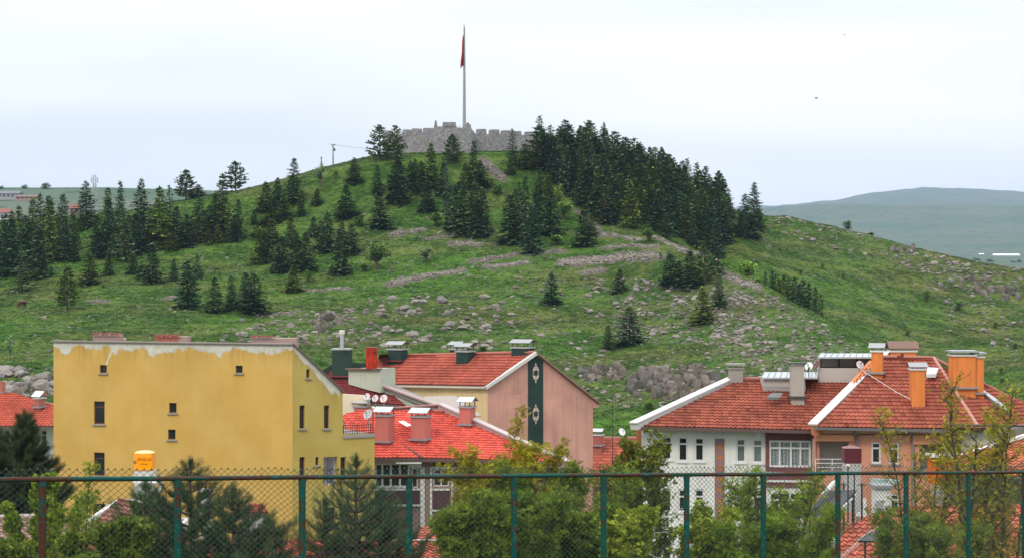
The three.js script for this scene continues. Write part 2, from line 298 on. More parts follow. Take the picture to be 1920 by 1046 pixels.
function blockGeo(seed) {                                          // angular jointed block: a solid cut by steep, nearly square joints
  const R = mulberry(seed); let g = new THREE.BoxGeometry(2, 2, 2, 5, 5, 5); g.deleteAttribute('uv'); g.deleteAttribute('normal'); g = mergeVertices(g, 1e-3);
  const p = g.attributes.position, v = new V3(), cuts = []; for (let i = 0; i < 7; i++) cuts.push([new V3(R() - .5, (R() - .3) * .9, R() - .5).normalize(), .75 + .3 * R()]);
  for (let i = 0; i < p.count; i++) { v.fromBufferAttribute(p, i); for (const [n, h] of cuts) { const k = v.dot(n); if (k > h) v.addScaledVector(n, h - k); } v.x += .16 * noise(v.x * 1.7 + seed, v.y * 1.7, v.z * 1.7); v.y += .16 * noise(v.x * 1.7, v.y * 1.7 + seed, v.z * 1.7); v.z += .16 * noise(v.x * 1.7, v.y * 1.7, v.z * 1.7 + seed); p.setXYZ(i, v.x, v.y, v.z); }
  g = g.toNonIndexed(); g.computeVertexNormals(); return g;
}
function stoneColor(R, c) { const k = .62 + .75 * R(), w = R(); return c.setRGB(.165 * k + .02 * w, .154 * k, .138 * k - .01 * w); }
const bigStones = []; const bigOf = {}; for (const reg of ['lower', 'middle', 'spur', 'ridge']) bigOf[reg] = new Set(stoneSpots.filter(s => s[0] === reg).sort((a, b) => b[2] - a[2]).slice(0, { lower: 20, middle: 14, spur: 26, ridge: 20 }[reg]));
Object.keys(REG).forEach((reg, ri) => {
  const R = mulberry(500 + ri), all = stoneSpots.filter(s => s[0] === reg), list = [];
  for (const s of all) (bigOf[reg]?.has(s) ? bigStones : list).push(s);
  const im = shade(new THREE.InstancedMesh(rockGeo(40 + ri, 1), rockMat, list.length)), M = new THREE.Matrix4(), q = new THREE.Quaternion(), e = new THREE.Euler(), c = new THREE.Color();
  list.forEach(([, p, s], i) => { e.set(R() * .7 - .35, R() * 6.3, R() * .7 - .35); q.setFromEuler(e); M.compose(new V3(p.x, p.y + s * .08, p.z), q, new V3(s * (.4 + .3 * R()), s * (.3 + .22 * R()), s * (.4 + .3 * R()))); im.setMatrixAt(i, M); im.setColorAt(i, stoneColor(R, c)); });
  im.name = numbered('scattered_stones'); tag(im, REG[reg], 'stones', null, 'stuff'); scene.add(im);
});
const BL = { lower: ['pale boulder at the hill foot behind the yellow building', 'boulders at the hill foot'], middle: ['pale boulder in the grass above the green striped gable', 'boulders on the middle slope'], spur: ['pale boulder on the rocky spur left of the gully', 'boulders on the spur'], ridge: ['pale boulder on the bare slope right of the gully', 'boulders on the right hand slope'] };
{ const R = mulberry(91), geos = [1, 2, 3, 4, 5, 6].map(i => rockGeo(i * 13, 2, .5)), ms = [0, 1, 2].map(i => mat('boulder stone ' + i, [[.175, .158, .136], [.14, .128, .115], [.205, .18, .157]][i]));
  for (const [reg, p, s] of bigStones) { const o = shade(new THREE.Mesh(geos[Math.floor(R() * 6)], ms[Math.floor(R() * 3)])); o.name = numbered('boulder'); o.position.set(p.x, p.y + .1 * s, p.z); o.rotation.set(R() * .5 - .25, R() * 6.3, R() * .5 - .25); o.scale.set(s * (.5 + .25 * R()), s * (.36 + .25 * R()), s * (.5 + .2 * R())); { const sx = 960 + F * p.x / -p.z, sy = 523 - (p.y - EYE) / -p.z * F, [x0, x1, y0, y1] = { lower: [380, 720, 560, 650], middle: [640, 1150, 420, 700], spur: [1100, 1650, 520, 730], ridge: [1440, 1920, 400, 660] }[reg], fx = (sx - x0) / (x1 - x0), fy = (sy - y0) / (y1 - y0); tag(o, (s > .95 ? 'large ' : s > .8 ? 'middling ' : 'smaller ') + BL[reg][0] + ', ' + ['far left', 'left', 'centre left', 'centre', 'centre right', 'right', 'far right'][Math.max(0, Math.min(6, Math.floor(fx * 7)))] + (fy < .33 ? ', high up' : fy < .67 ? ', midway' : ', low down'), 'boulder', BL[reg][1]); } scene.add(o); }
}
// rocky outcrops: cliffs of separate blocks
function outcrop(label, poly, n, s0, s1, seed) {
  const R = mulberry(seed), xs = poly.map(p => p[0]), ys = poly.map(p => p[1]), c = onGround((Math.min(...xs) + Math.max(...xs)) / 2, Math.max(...ys));
  const t = thing('rock_outcrop', label, 'rock outcrop', c), geos = [7, 8, 9, 10, 11].map(i => blockGeo(i * 31 + seed));
  const ms = [0, 1, 2].map(i => mat('outcrop stone ' + i, [[.115, .088, .07], [.08, .07, .06], [.145, .12, .10]][i]));
  for (let k = 0, g = 0; k < n && g < 5000; g++) {
    const x = lerp(Math.min(...xs), Math.max(...xs), R()), y = lerp(Math.min(...ys), Math.max(...ys), R()); if (!inside(poly, x, y)) continue;
    const q = onGround(x, y), s = lerp(s0, s1, R() * R()); k++;
    const o = shade(new THREE.Mesh(geos[k % 5], ms[Math.floor(R() * 3)])); o.name = k > 1 ? 'rock_block_' + String(k - 1).padStart(3, '0') : 'rock_block';
    o.position.set(q.x - c.x, q.y - c.y + s * .2, q.z - c.z); o.rotation.set(R() * .36 - .18, R() * 6.3, R() * .36 - .18); o.scale.set(s * (.3 + .22 * R()), s * (.42 + .5 * R()), s * (.3 + .25 * R())); t.add(o);
  }
}
outcrop('jointed brown cliff of rock blocks in the slope left of the white house roof', [[1180, 715], [1215, 700], [1310, 695], [1350, 715], [1340, 745], [1250, 752], [1185, 745]], 130, .7, 2.3, 5);
outcrop('low grey ledge of rocks above the right end of the pink striped gable', [[1085, 700], [1135, 682], [1175, 690], [1165, 712], [1120, 712], [1095, 725]], 40, .5, 1.3, 6);
outcrop('small rocky knob of grey blocks above the right chimney of the yellow building', [[575, 600], [625, 585], [640, 605], [600, 625]], 30, .5, 1.5, 7);
outcrop('flat pale rock slabs beside the left wall of the yellow building', [[10, 725], [60, 712], [98, 706], [98, 745], [20, 748]], 30, .6, 1.6, 8);
outcrop('dark craggy rocks high on the right hand slope near the photo edge', [[1800, 528], [1850, 522], [1915, 545], [1915, 562], [1850, 560], [1805, 545]], 34, .6, 1.7, 9);
outcrop('broken rock ledge on the crest right of the two round trees', [[1660, 458], [1720, 464], [1722, 482], [1668, 472]], 26, .5, 1.2, 10);
{ // grass tufts over the hillside
  const R = mulberry(3), N = 230000, s = new Soup();
  for (let i = 0; i < 4; i++) { const a = i * 1.57 + .4, c = Math.cos(a), n = Math.sin(a); s.tri([c * .5 - n * .22, 0, n * .5 + c * .22], [c * .5 + n * .22, 0, n * .5 - c * .22], [c * .85, .62 + .2 * (i % 2), n * .85]); }
  const im = shade(new THREE.InstancedMesh(s.geo(), Object.assign(new THREE.MeshPhysicalMaterial({ specularIntensity: .2, roughness: 1 }), { name: 'grass blades' }), N)), M = new THREE.Matrix4(), q = new THREE.Quaternion(), e = new THREE.Euler(), c = new THREE.Color(), o = [0, 0, 0]; let k = 0;
  for (let g = 0; k < N && g < N * 3; g++) {
    const d = Math.sqrt(lerp(205 * 205, 425 * 425, R())), x = lerp(-60, 1980, R()), X = (x - 960) / F * d, Z = -d;
    const ti = Math.floor((X - HX0) / HS * HN), tj = Math.floor((Z - HZ0) / HS * HN), so = soil[tj * HN + ti] || 0; if (so > .25 && R() < .93) continue;
    grassColor(X, Z, o, .1 * R()); const v = fbm(X / 3.2, Z / 3.2, 14, 2), h = (.13 + .3 * R() * R() + .25 * clamp(v * 2)) * .9, w = .3 + .35 * R(), b = .85 + .4 * R();
    e.set(0, R() * 6.3, 0); q.setFromEuler(e); M.compose(new V3(X, groundAt(X, Z) - .02, Z), q, new V3(w * .62, h * .62, w * .62)); im.setMatrixAt(k, M);
    const weed = clamp((v - .15) * 4) * .5; im.setColorAt(k, c.setRGB(o[0] * b * lerp(1, .8, weed), o[1] * b * lerp(1, .85, weed), o[2] * b)); k++;
  }
  im.count = k; im.name = 'grass'; tag(im, 'short tufted green grass over the whole hillside', 'grass', null, 'stuff'); scene.add(im);
}
// ---------- hillside trees ----------
const tints = [];
const leafMat = Object.assign(new THREE.MeshPhysicalMaterial({ specularIntensity: .2, vertexColors: true, roughness: .95 }), { name: 'needles and leaves' });
for (const c of [[2.6, 2.8, 2.4], [3.1, 3.1, 2.1], [2.2, 2.6, 2.6], [2.9, 2.9, 2.2], [3.3, 3.2, 1.9]]) tints.push(Object.assign(new THREE.MeshPhysicalMaterial({ specularIntensity: .2, vertexColors: true, roughness: .95, color: colorLin(...c) }), { name: 'needles and leaves' }));
const barkMat = mat('bark', [.075, .055, .042]);
function kite(s, p, dir, side, len, wid, col, up = 0) {            // one flat spray of needles or leaves
  const t = [p.x + dir.x * len, p.y + dir.y * len + up, p.z + dir.z * len], m = .45;
  s.tri([p.x, p.y, p.z], [p.x + dir.x * len * m + side.x * wid, p.y + dir.y * len * m + side.y * wid, p.z + dir.z * len * m + side.z * wid], t, col);
  s.tri([p.x, p.y, p.z], t, [p.x + dir.x * len * m - side.x * wid, p.y + dir.y * len * m - side.y * wid, p.z + dir.z * len * m - side.z * wid], col);
}
function conifer(seed, kind) {                                     // unit tree: 10 m tall, 3 m in radius
  const R = mulberry(seed), s = new Soup(), w = new Soup(), pine = kind === 'pine', open = kind === 'open';
  const tiers = pine ? 17 : open ? 20 : 25, base = pine ? [.026, .046, .018] : kind === 'green' ? [.042, .066, .018] : [.023, .044, .023], h0 = pine ? 1.1 : open ? .8 : .25;
  const dir = new V3(), side = new V3(), p = new V3(), lean = (R() - .5) * .5, shape = .58 + .36 * R(), gaps = R() * 6.3;
  for (let i = 0; i < tiers; i++) {
    const t = i / (tiers - 1), h = h0 + (9.35 - h0) * Math.pow(t, .96), L = (pine ? 2.9 * Math.pow(1 - t, .62) * (t < .12 ? .7 : 1) * (.72 + .4 * R()) : 3.0 * Math.pow(1 - t, open ? .9 : shape) * (.86 + .14 * Math.sin(i * 2.3)) * (t < .1 ? .86 : 1)) + .2;
    const nb = Math.round(pine ? 6 + R() * 2 : lerp(9, 6, t)); let a0 = R() * 6.3;
    for (let b = 0; b < nb; b++) {
      const a = a0 + b / nb * 6.283 + (R() - .5) * .5, l = L * (.62 + .5 * R()) * (1 + .13 * Math.sin(a * 2 + gaps)); if (R() < (open ? .2 : .06)) continue;
      const el = pine ? lerp(.05, .8, t) : lerp(-.12, .55, t * t) + (R() - .5) * .2, ns = Math.max(2, Math.round(l * (pine ? 2.2 : 2.6))), tone = .65 + .7 * R(), jit = (R() - .5) * (pine ? .7 : .45);
      if (pine || open) w.quad([0, h, 0], [Math.cos(a) * l * .8, h + Math.sin(el) * l * .8, Math.sin(a) * l * .8], [Math.cos(a) * l * .8, h + Math.sin(el) * l * .8 + .03, Math.sin(a) * l * .8], [0, h + .09, 0]);
      for (let k = 0; k < ns; k++) {
        const f = pine ? .38 + .62 * (k + R()) / ns : .12 + .88 * (k + R() * .9) / ns, r = l * f;
        p.set(Math.cos(a) * r + lean * t * t, h + jit + Math.sin(el) * r - (pine ? 0 : .1 * r * r / 3) + (R() - .5) * .16, Math.sin(a) * r);
        const m = pine ? 4 : open ? 2 : 3;
        for (let j = 0; j < m; j++) {
          const ya = a + (R() - .5) * (pine ? 3 : 2.2), ye = pine ? .25 + R() * 1.1 : (R() - .55) * .7 + el * .5;
          dir.set(Math.cos(ya) * Math.cos(ye), Math.sin(ye), Math.sin(ya) * Math.cos(ye)); side.set(-Math.sin(ya), (R() - .5) * .9, Math.cos(ya)).normalize();
          const len = (pine ? .72 : .86) * (.6 + .6 * R()) * lerp(1, .72, t), q = tone * (.6 + .75 * R()), wm = R() * .25;
          kite(s, p, dir, side, len, len * (pine ? .32 : .31), [base[0] * q * (1 + wm), base[1] * q, base[2] * q * (1 - wm * .4)]);
        }
      }
    }
  }
  for (let k = 0; k < 8; k++) { const a = R() * 6.3; dir.set(Math.cos(a) * .35, .94, Math.sin(a) * .35); side.set(-Math.sin(a), 0, Math.cos(a)); kite(s, p.set(lean, 9.0 + k * .08, 0), dir, side, .55, .1, base); }
  const tr = merge([tube([new V3(0, -.6, 0), new V3(0, 4, 0), new V3(lean * .6, 7.5, 0), new V3(lean, 9.9, 0)], .2, .02, 5), w.p.length ? w.geo() : tube([new V3(0, .2, 0), new V3(0, .4, 0)], .1, .1, 4)]);
  return { crown: s.geo(), trunk: tr };
}
function leafy(seed, col, { clumps = 16, size = .62, n = 70, trunk = 1, low = .25 } = {}) {        // unit broadleaf: 10 m tall, 3 m in radius
  const R = mulberry(seed), s = new Soup(), d = new V3(), sd = new V3(), p = new V3(), limbs = [tube([new V3(0, -.5, 0), new V3(.1, 3, .1), new V3(0, 6, 0)], .32 * trunk, .12 * trunk, 6)];
  for (let c = 0; c < clumps; c++) {
    const a = R() * 6.3, e = Math.asin(lerp(-1, 1, R())), rr = .5 + .5 * R(), cx = Math.cos(a) * Math.cos(e) * 2.0 * rr, cz = Math.sin(a) * Math.cos(e) * 2.0 * rr, cy = 10 * (lerp(low, .86, .5 + .5 * Math.sin(e) * rr)), cr = .75 + .75 * R(), ch = cr * (10 * (1 - low)) / 7, tone = .75 + .55 * R();
    limbs.push(tube([new V3(0, Math.min(cy * .5, 4), 0), new V3(cx * .5, cy * .75, cz * .5), new V3(cx, cy, cz)], .12 * trunk, .03 * trunk, 4));
    for (let k = 0; k < n; k++) {
      const a2 = R() * 6.3, e2 = Math.asin(2 * R() - 1), q = Math.cbrt(R()) * (.8 + .3 * R()); p.set(cx + Math.cos(a2) * Math.cos(e2) * cr * q, cy + Math.sin(e2) * ch * q, cz + Math.sin(a2) * Math.cos(e2) * cr * q);
      const ya = R() * 6.3, ye = (R() - .4) * 2; d.set(Math.cos(ya) * Math.cos(ye), Math.sin(ye), Math.sin(ya) * Math.cos(ye)); sd.set(-Math.sin(ya), (R() - .5), Math.cos(ya)).normalize();
      const l = size * (.6 + .7 * R()), v = tone * (.6 + .8 * R()); kite(s, p, d, sd, l, l * .34, [col[0] * v, col[1] * v, col[2] * v]);
    }
  }
  return { crown: s.geo(), trunk: merge(limbs) };
}
const KIND = { cedar: [], pine: [], open: [], green: [], lime: [], gray: [], dark: [], bush: [] };
for (let i = 0; i < 7; i++) KIND.cedar.push(conifer(100 + i, 'cedar'));
for (let i = 0; i < 5; i++) KIND.pine.push(conifer(200 + i, 'pine'));
for (let i = 0; i < 3; i++) { KIND.open.push(conifer(300 + i, 'open')); KIND.green.push(conifer(400 + i, 'green')); }
KIND.lime.push(leafy(501, [.085, .125, .025]), leafy(502, [.075, .115, .022])); KIND.gray.push(leafy(511, [.075, .10, .055], { n: 50 })); KIND.dark.push(leafy(521, [.03, .05, .018], { n: 60, clumps: 15, low: .2 })); KIND.bush.push(leafy(531, [.038, .068, .018], { low: .12 }), leafy(532, [.05, .075, .022], { low: .12 }));
const TNAME = { cedar: 'conifer_tree', pine: 'pine_tree', open: 'conifer_tree', green: 'conifer_tree', lime: 'bush', gray: 'bush', dark: 'broadleaf_tree', bush: 'bush' };
const RT = mulberry(2024), protos = new Map();
function plant([x, yb, yt, w, kind = 'cedar', dist], label, group, name, category) {
  const q = dist ? land(x, dist) : onGround(x, yb), d = -q.z, top = P(x, yt, d).y, H = Math.max(.6, top - q.y), r = w / 2 / F * d, v = Math.floor(RT() * KIND[kind].length), key = kind + v;
  const leafyKind = ['lime', 'gray', 'bush', 'dark'].includes(kind), cat = category || (TNAME[kind] === 'bush' ? 'bush' : 'tree'), nm = name || TNAME[kind];
  let o;
  if (!protos.has(key)) {
    o = new THREE.Group(); const g = KIND[kind][v];
    const c = shade(new THREE.Mesh(g.crown, leafMat)), t = shade(new THREE.Mesh(g.trunk, barkMat)); c.name = cat === 'bush' ? 'foliage' : 'crown'; t.name = cat === 'bush' ? 'stem' : 'trunk'; o.add(c, t); protos.set(key, o);
  } else o = protos.get(key).clone();
  o.children[0].material = tints[Math.floor(RT() * 5)]; o.name = numbered(nm); o.position.set(q.x, q.y - .1, q.z); o.rotation.y = RT() * 6.3; const rs = r * (leafyKind ? 1 : 1.28) / (leafyKind ? 2.8 : 3.05);
  o.scale.set(rs, H / (leafyKind ? 9.6 : 9.9), rs); tag(o, label, cat, group); scene.add(o); return o;
}
const WIDE = w => w < 33 ? 'slim' : w < 43 ? 'middling' : 'broad', LOOK = { cedar: 'layered dark', pine: 'bushy topped', open: 'thin airy', green: 'greener' };
function grove(label, group, list) {                               // each tree named by its look and its place in the grove
  const xs = list.map(t => t[0]), ys = list.map(t => t[3] !== undefined && t[1] ? t[1] : t[2]), x0 = Math.min(...xs), x1 = Math.max(...xs), y0 = Math.min(...ys), y1 = Math.max(...ys), many = list.length > 5, cols = list.length > 40 ? ['far left', 'left', 'centre left', 'centre', 'centre right', 'right', 'far right'] : many ? ['left', 'centre left', 'centre', 'centre right', 'right'] : null;
  list.forEach((t, i) => {
    if (list.length < 2) return plant(t, label, group);
    const fx = (t[0] - x0) / (x1 - x0 || 1), fy = (ys[i] - y0) / (y1 - y0 || 1), place = cols ? cols[Math.min(cols.length - 1, Math.floor(fx * cols.length))] + (fy < .34 ? ', high up' : fy < .67 ? ', midway' : ', low down') : ['first', 'second', 'third', 'fourth', 'fifth'][xs.filter(x => x < t[0]).length] + ' from left';
    plant(t, `${LOOK[t[4] || 'cedar'] ? WIDE(t[3]) + ' ' + { cedar: 'dark', pine: 'bushy', open: 'airy', green: 'greener' }[t[4] || 'cedar'] + ' ' : ''}${label.replace(/^dark /, '')}, ${place}`, group);
  });
}

grove('conifer in the stand at the left edge', 'conifers in the stand at the left edge', [
  [71, 520, 425, 52], [22, 512, 407, 48], [8, 518, 400, 46], [93, 490, 372, 44, 'green'], [123, 489, 425, 38], [138, 490, 447, 28], [48, 490, 402, 46], [34, 474, 384, 42, 'green'], [75, 482, 360, 46, 'open'], [60, 460, 370, 46, 'green'], [116, 460, 362, 40, 'cedar'], [90, 452, 365, 42], [8, 474, 420, 36], [50, 505, 430, 40], [105, 478, 400, 38, 'green'], [0, 500, 440, 40], [20, 455, 395, 36, 'green'], [-14, 500, 410, 46], [136, 470, 395, 34]]);
grove('conifer in the stand right of the telecom mast', 'conifers in the middle left stand', [
  [183, 484, 428, 38], [203, 482, 373, 48], [231, 490, 398, 46, 'open'], [224, 445, 338, 30], [201, 440, 350, 40, 'green'], [263, 438, 334, 46], [257, 475, 400, 46], [276, 470, 428, 38, 'green'], [298, 463, 348, 52, 'green'], [317, 452, 346, 38, 'open'], [324, 463, 438, 28], [347, 460, 400, 46], [372, 452, 368, 48], [403, 438, 360, 40], [417, 438, 324, 54, 'green'], [445, 446, 372, 32], [437, 452, 402, 30], [285, 452, 390, 44], [240, 462, 400, 40], [330, 455, 385, 42], [392, 448, 385, 44], [180, 470, 400, 34]]);
plant([160, 427, 338, 44], 'tall dark conifer with thin spire, just left of the lattice telecom mast');
plant([151, 433, 400, 16, 'green'], 'small slim green conifer at the foot of the tall spired one near the mast');
plant([176, 424, 404, 14, 'green'], 'tiny green conifer just right of the telecom mast foot');
plant([41, 546, 459, 40, 'open'], 'conifer with bare lower trunk standing alone left, above the dark horse');
plant([125, 580, 498, 50, 'pine'], 'rounded pine with short bare trunk standing alone above the yellow building left end');
grove('small conifer dotted on the left grass slope', 'small conifers on the left grass', [
  [166, 532, 474, 46, 'green'], [203, 515, 469, 26], [248, 512, 472, 28], [265, 522, 488, 22], [324, 470, 436, 26, 'green'], [325, 525, 483, 22], [390, 457, 427, 22, 'green'], [408, 455, 420, 22, 'green'], [442, 446, 410, 22, 'green'], [369, 522, 474, 30, 'open']]);
plant([285, 531, 454, 44], 'dense bushy conifer standing in the middle of the left grass slope');
grove('wide conifer in the row above the yellow building', 'row of dark conifers above the yellow building', [[351, 575, 486, 54], [401, 586, 518, 42], [433, 580, 514, 32], [461, 580, 508, 44], [477, 586, 512, 58]]);
plant([192, 539, 531, 10, 'bush'], 'tiny round dark bush on the left grass above the yellow building');
plant([348, 372, 318, 46, 'pine', 392], 'dark bushy pine on the skyline at the left end of the rocky ridge');
plant([371, 374, 345, 40, 'green', 390], 'low broad conifer beside the skyline pine at the left ridge end');
plant([441, 352, 302, 42, 'pine', 393], 'loose open pine breaking the skyline behind the tall green conifer');
grove('conifer in the upper left cluster under the skyline ridge', 'conifers of the upper left cluster', [[498, 394, 340, 42, 'green'], [520, 390, 332, 30], [550, 378, 295, 42], [565, 405, 357, 20], [532, 410, 366, 34, 'green'], [508, 418, 392, 46, 'green'], [476, 420, 393, 18]]);
plant([594, 383, 352, 24], 'small dark rounded conifer alone below the grey broadleaf tree');
plant([600, 350, 303, 30, 'gray'], 'pale grey green broadleaf tree beside the utility poles', undefined, 'broadleaf_tree', 'tree');
plant([629, 334, 318, 14, 'bush'], 'small low bush under the right utility pole');
plant([664, 343, 294, 32], 'neat conifer with visible trunk on the grass right of the utility poles');
grove('pine standing left of the fortress wall end', 'two pines left of the fortress', [[712, 300, 234, 44, 'pine'], [740, 298, 234, 38, 'pine']]);
plant([648, 408, 346, 54], 'broad dark conifer with short trunk in the middle of the upper slope');
plant([712, 426, 356, 50], 'dark layered conifer on the upper slope, right of the broad short trunked one');
grove('conifer just below the fortress left half', 'conifers below the fortress left half', [[707, 362, 308, 26], [745, 380, 290, 50], [746, 352, 270, 38, 'cedar'], [778, 352, 296, 36, 'green'], [808, 348, 266, 42, 'green'], [833, 366, 305, 38], [836, 400, 300, 22, 'open'], [770, 335, 300, 26, 'green'], [790, 360, 300, 30]]);
plant([801, 396, 338, 38], 'short dense conifer standing alone between the two groves under the fortress');
plant([849, 306, 251, 40, 'pine'], 'dark pine right in front of the fortress bastion');
plant([887, 352, 262, 34], 'tall dark spired conifer in front of the right foot of the bastion');
grove('conifer in the grove below the bastion', 'conifers below the bastion', [[900, 350, 300, 40], [872, 350, 304, 34, 'green'], [858, 436, 346, 44], [870, 440, 335, 46], [889, 443, 340, 46], [905, 438, 350, 40], [897, 444, 372, 42], [845, 430, 370, 34, 'green']]);
plant([816, 424, 397, 34, 'bush'], 'bright leafy bush between the small conifer and the grove below the bastion');
plant([934, 365, 345, 24, 'bush'], 'low green bush beside the stony path under the fortress');
grove('conifer in the centre grove above the heaped stone terraces', 'conifers of the centre grove', [[955, 456, 362, 54], [966, 454, 350, 40], [985, 448, 328, 36], [998, 474, 383, 46], [1033, 440, 356, 48], [1013, 372, 318, 34, 'green'], [975, 420, 340, 34, 'open'], [1010, 425, 345, 40], [1028, 384, 326, 36, 'green']]);
plant([957, 325, 294, 22, 'green'], 'small conifer in the grass under the right fortress wall');
plant([961, 308, 240, 30, 'open'], 'thin bare spired conifer in front of the right fortress wall');
plant([984, 315, 268, 36, 'green'], 'bushy conifer in front of the right end of the fortress wall');
plant([1013, 316, 236, 60, 'pine'], 'big dark pine at the left edge of the wood, beside the fortress wall end');
grove('bright bush before the dense wood left edge', 'leafy bushes before the wood', [[1058, 412, 374, 42, 'lime'], [1045, 405, 345, 34, 'bush'], [1044, 460, 438, 42, 'lime'], [1036, 372, 345, 34, 'bush']]);
plant([1096, 461, 392, 54], 'dark layered conifer on the terrace right of the centre grove');
plant([1108, 440, 400, 30, 'green'], 'yellow green conifer just behind the layered terrace conifer');
plant([798, 492, 459, 40, 'gray'], 'pale feathery rounded bush on the middle slope');
plant([707, 506, 444, 56, 'dark'], 'dark broadleaf tree with forked trunk on the middle slope');
plant([682, 510, 492, 24, 'bush'], 'low bush at the foot of the forked broadleaf tree');
plant([673, 424, 402, 28, 'bush'], 'flat bush on the upper slope between two dark conifers');
grove('dark conifer in the clump left of the forked tree', 'conifers of the big clump left of centre', [[486, 494, 425, 38, 'green'], [500, 490, 418, 40], [529, 510, 442, 42], [545, 462, 405, 34], [572, 506, 434, 46], [587, 442, 405, 26], [613, 470, 394, 42], [637, 514, 426, 46], [659, 474, 418, 38], [520, 510, 460, 32], [510, 456, 410, 38, 'green'], [555, 500, 430, 40], [640, 460, 415, 32], [486, 440, 416, 34, 'green'], [600, 465, 412, 34]]);
plant([549, 547, 499, 38, 'green'], 'olive conifer standing at the lower edge of the big clump');
plant([577, 528, 504, 22, 'bush'], 'small olive bush beside the olive conifer');
plant([1034, 568, 510, 38], 'small pointed dark conifer alone in the open grass above the green striped gable');
plant([1161, 548, 502, 36], 'small pointed dark conifer alone on the grass below the stone terraces');
plant([1181, 644, 572, 52], 'plump dark conifer low on the slope, larger of the pair above the small red roof');
plant([1141, 654, 606, 26], 'small dark conifer low on the slope, smaller of the pair above the small red roof');
plant([1215, 454, 426, 32, 'bush'], 'round dark bush on the right end of the upper terrace');
plant([1239, 486, 468, 10, 'lime'], 'small yellow green shrub growing in the heaped stones');
grove('conifer of the dark clump on the brow of the spur', 'conifers on the brow of the spur', [[1258, 533, 474, 46], [1275, 535, 486, 36], [1293, 537, 468, 48], [1322, 532, 456, 44, 'pine'], [1340, 512, 430, 34]]);
plant([1319, 604, 536, 50, 'green'], 'olive green bushy pine among boulders on the spur');
plant([1349, 575, 512, 32, 'green'], 'olive conifer behind the bushy pine on the spur');
{ // the wood on the shoulder right of the fortress
  const R = mulberry(555), poly = [[1004, 292], [1060, 292], [1110, 296], [1180, 318], [1250, 345], [1310, 372], [1352, 392], [1375, 425], [1385, 448], [1350, 470], [1300, 450], [1230, 432], [1150, 428], [1105, 405], [1075, 380], [1035, 345]], got = [];
  for (let g = 0; g < 6000 && got.length < 128; g++) {
    const x = lerp(1000, 1390, R()), y = lerp(288, 470, R()); if (!inside(poly, x, y)) continue;
    if (got.some(q => Math.hypot(q[0] - x, (q[1] - y) * 1.5) < 13)) continue; got.push([x, y]);
  }
  const wood = []; for (const [x, y] of got) { const top = y < 345 + (x - 1180) * .3, h = (top ? 66 : 76) * (.78 + .42 * R()), k = R(); wood.push([x, y, y - h, 30 + 22 * R(), top ? (k < .5 ? 'pine' : k < .8 ? 'cedar' : 'green') : k < .62 ? 'cedar' : k < .8 ? 'green' : 'open']); }
  grove('conifer in the wood right of the fortress', 'conifers of the dense wood', [...wood, [1060, 292, 224, 52], [1106, 294, 226, 44, 'pine'], [1132, 298, 228, 30, 'open'], [1190, 322, 258, 38, 'pine'], [1245, 345, 286, 42, 'pine'], [1280, 360, 300, 34], [1345, 392, 330, 44], [1362, 410, 372, 30], [1330, 470, 410, 34], [1344, 478, 410, 36], [1300, 460, 408, 30, 'open'], [1250, 447, 400, 34, 'open']]);
}
grove('conifer of the skyline group where the right ridge begins', 'conifers where the right ridge begins', [[1414, 420, 341, 38], [1398, 440, 362, 38], [1390, 443, 398, 28], [1411, 445, 400, 36], [1425, 432, 392, 22]]);
grove('dark conifer in the gully behind the spur', 'conifers in the gully', [[1436, 0, 505, 20, 'cedar', 318], [1448, 0, 506, 28, 'cedar', 322], [1470, 0, 512, 30, 'cedar', 320], [1490, 0, 518, 36, 'cedar', 318], [1517, 0, 528, 40, 'cedar', 312], [1530, 0, 534, 28, 'cedar', 306], [1500, 0, 530, 34, 'cedar', 312], [1462, 0, 520, 34, 'green', 316], [1480, 0, 516, 38, 'green', 322], [1508, 0, 522, 40, 'cedar', 316], [1454, 0, 512, 34, 'cedar', 324], [1540, 0, 548, 26, 'green', 302], [1528, 0, 556, 26, 'cedar', 300]]);
plant([1402, 0, 486, 44, 'lime', 312], 'round bright green bush on the spur edge above the gully');
plant([1422, 0, 518, 18, 'lime', 305], 'small bright shrub just right of the round bright bush');
plant([1591, 436, 412, 22, 'bush', 402], 'small round tree on the right ridge skyline, larger of the two', undefined, 'broadleaf_tree', 'tree');
plant([1634, 446, 434, 18, 'bush', 398], 'low round tree on the right ridge skyline, smaller of the two', undefined, 'broadleaf_tree', 'tree');
grove('shrub on the grass slope right of the gully', 'shrubs on the right hand slope', [[1502, 516, 501, 12, 'bush'], [1543, 504, 491, 10, 'bush'], [1582, 522, 510, 12, 'bush'], [1739, 566, 541, 20, 'bush'], [1798, 582, 562, 22, 'bush'], [1702, 628, 614, 14, 'bush'], [1905, 652, 640, 14, 'bush'], [1880, 700, 685, 14, 'bush'], [1881, 722, 705, 14, 'bush'], [1868, 615, 600, 16, 'bush']]);
plant([1218, 775, 748, 34, 'bush'], 'dark green shrub below the cliff, just left of the white house roof');
plant([18, 674, 622, 22, 'gray'], 'thin pale sapling with bare stem on the grass left of the yellow building', undefined, 'sapling', 'tree');
plant([906, 660, 646, 26, 'bush'], 'low bush just above the striped house roof, between its green chimneys');
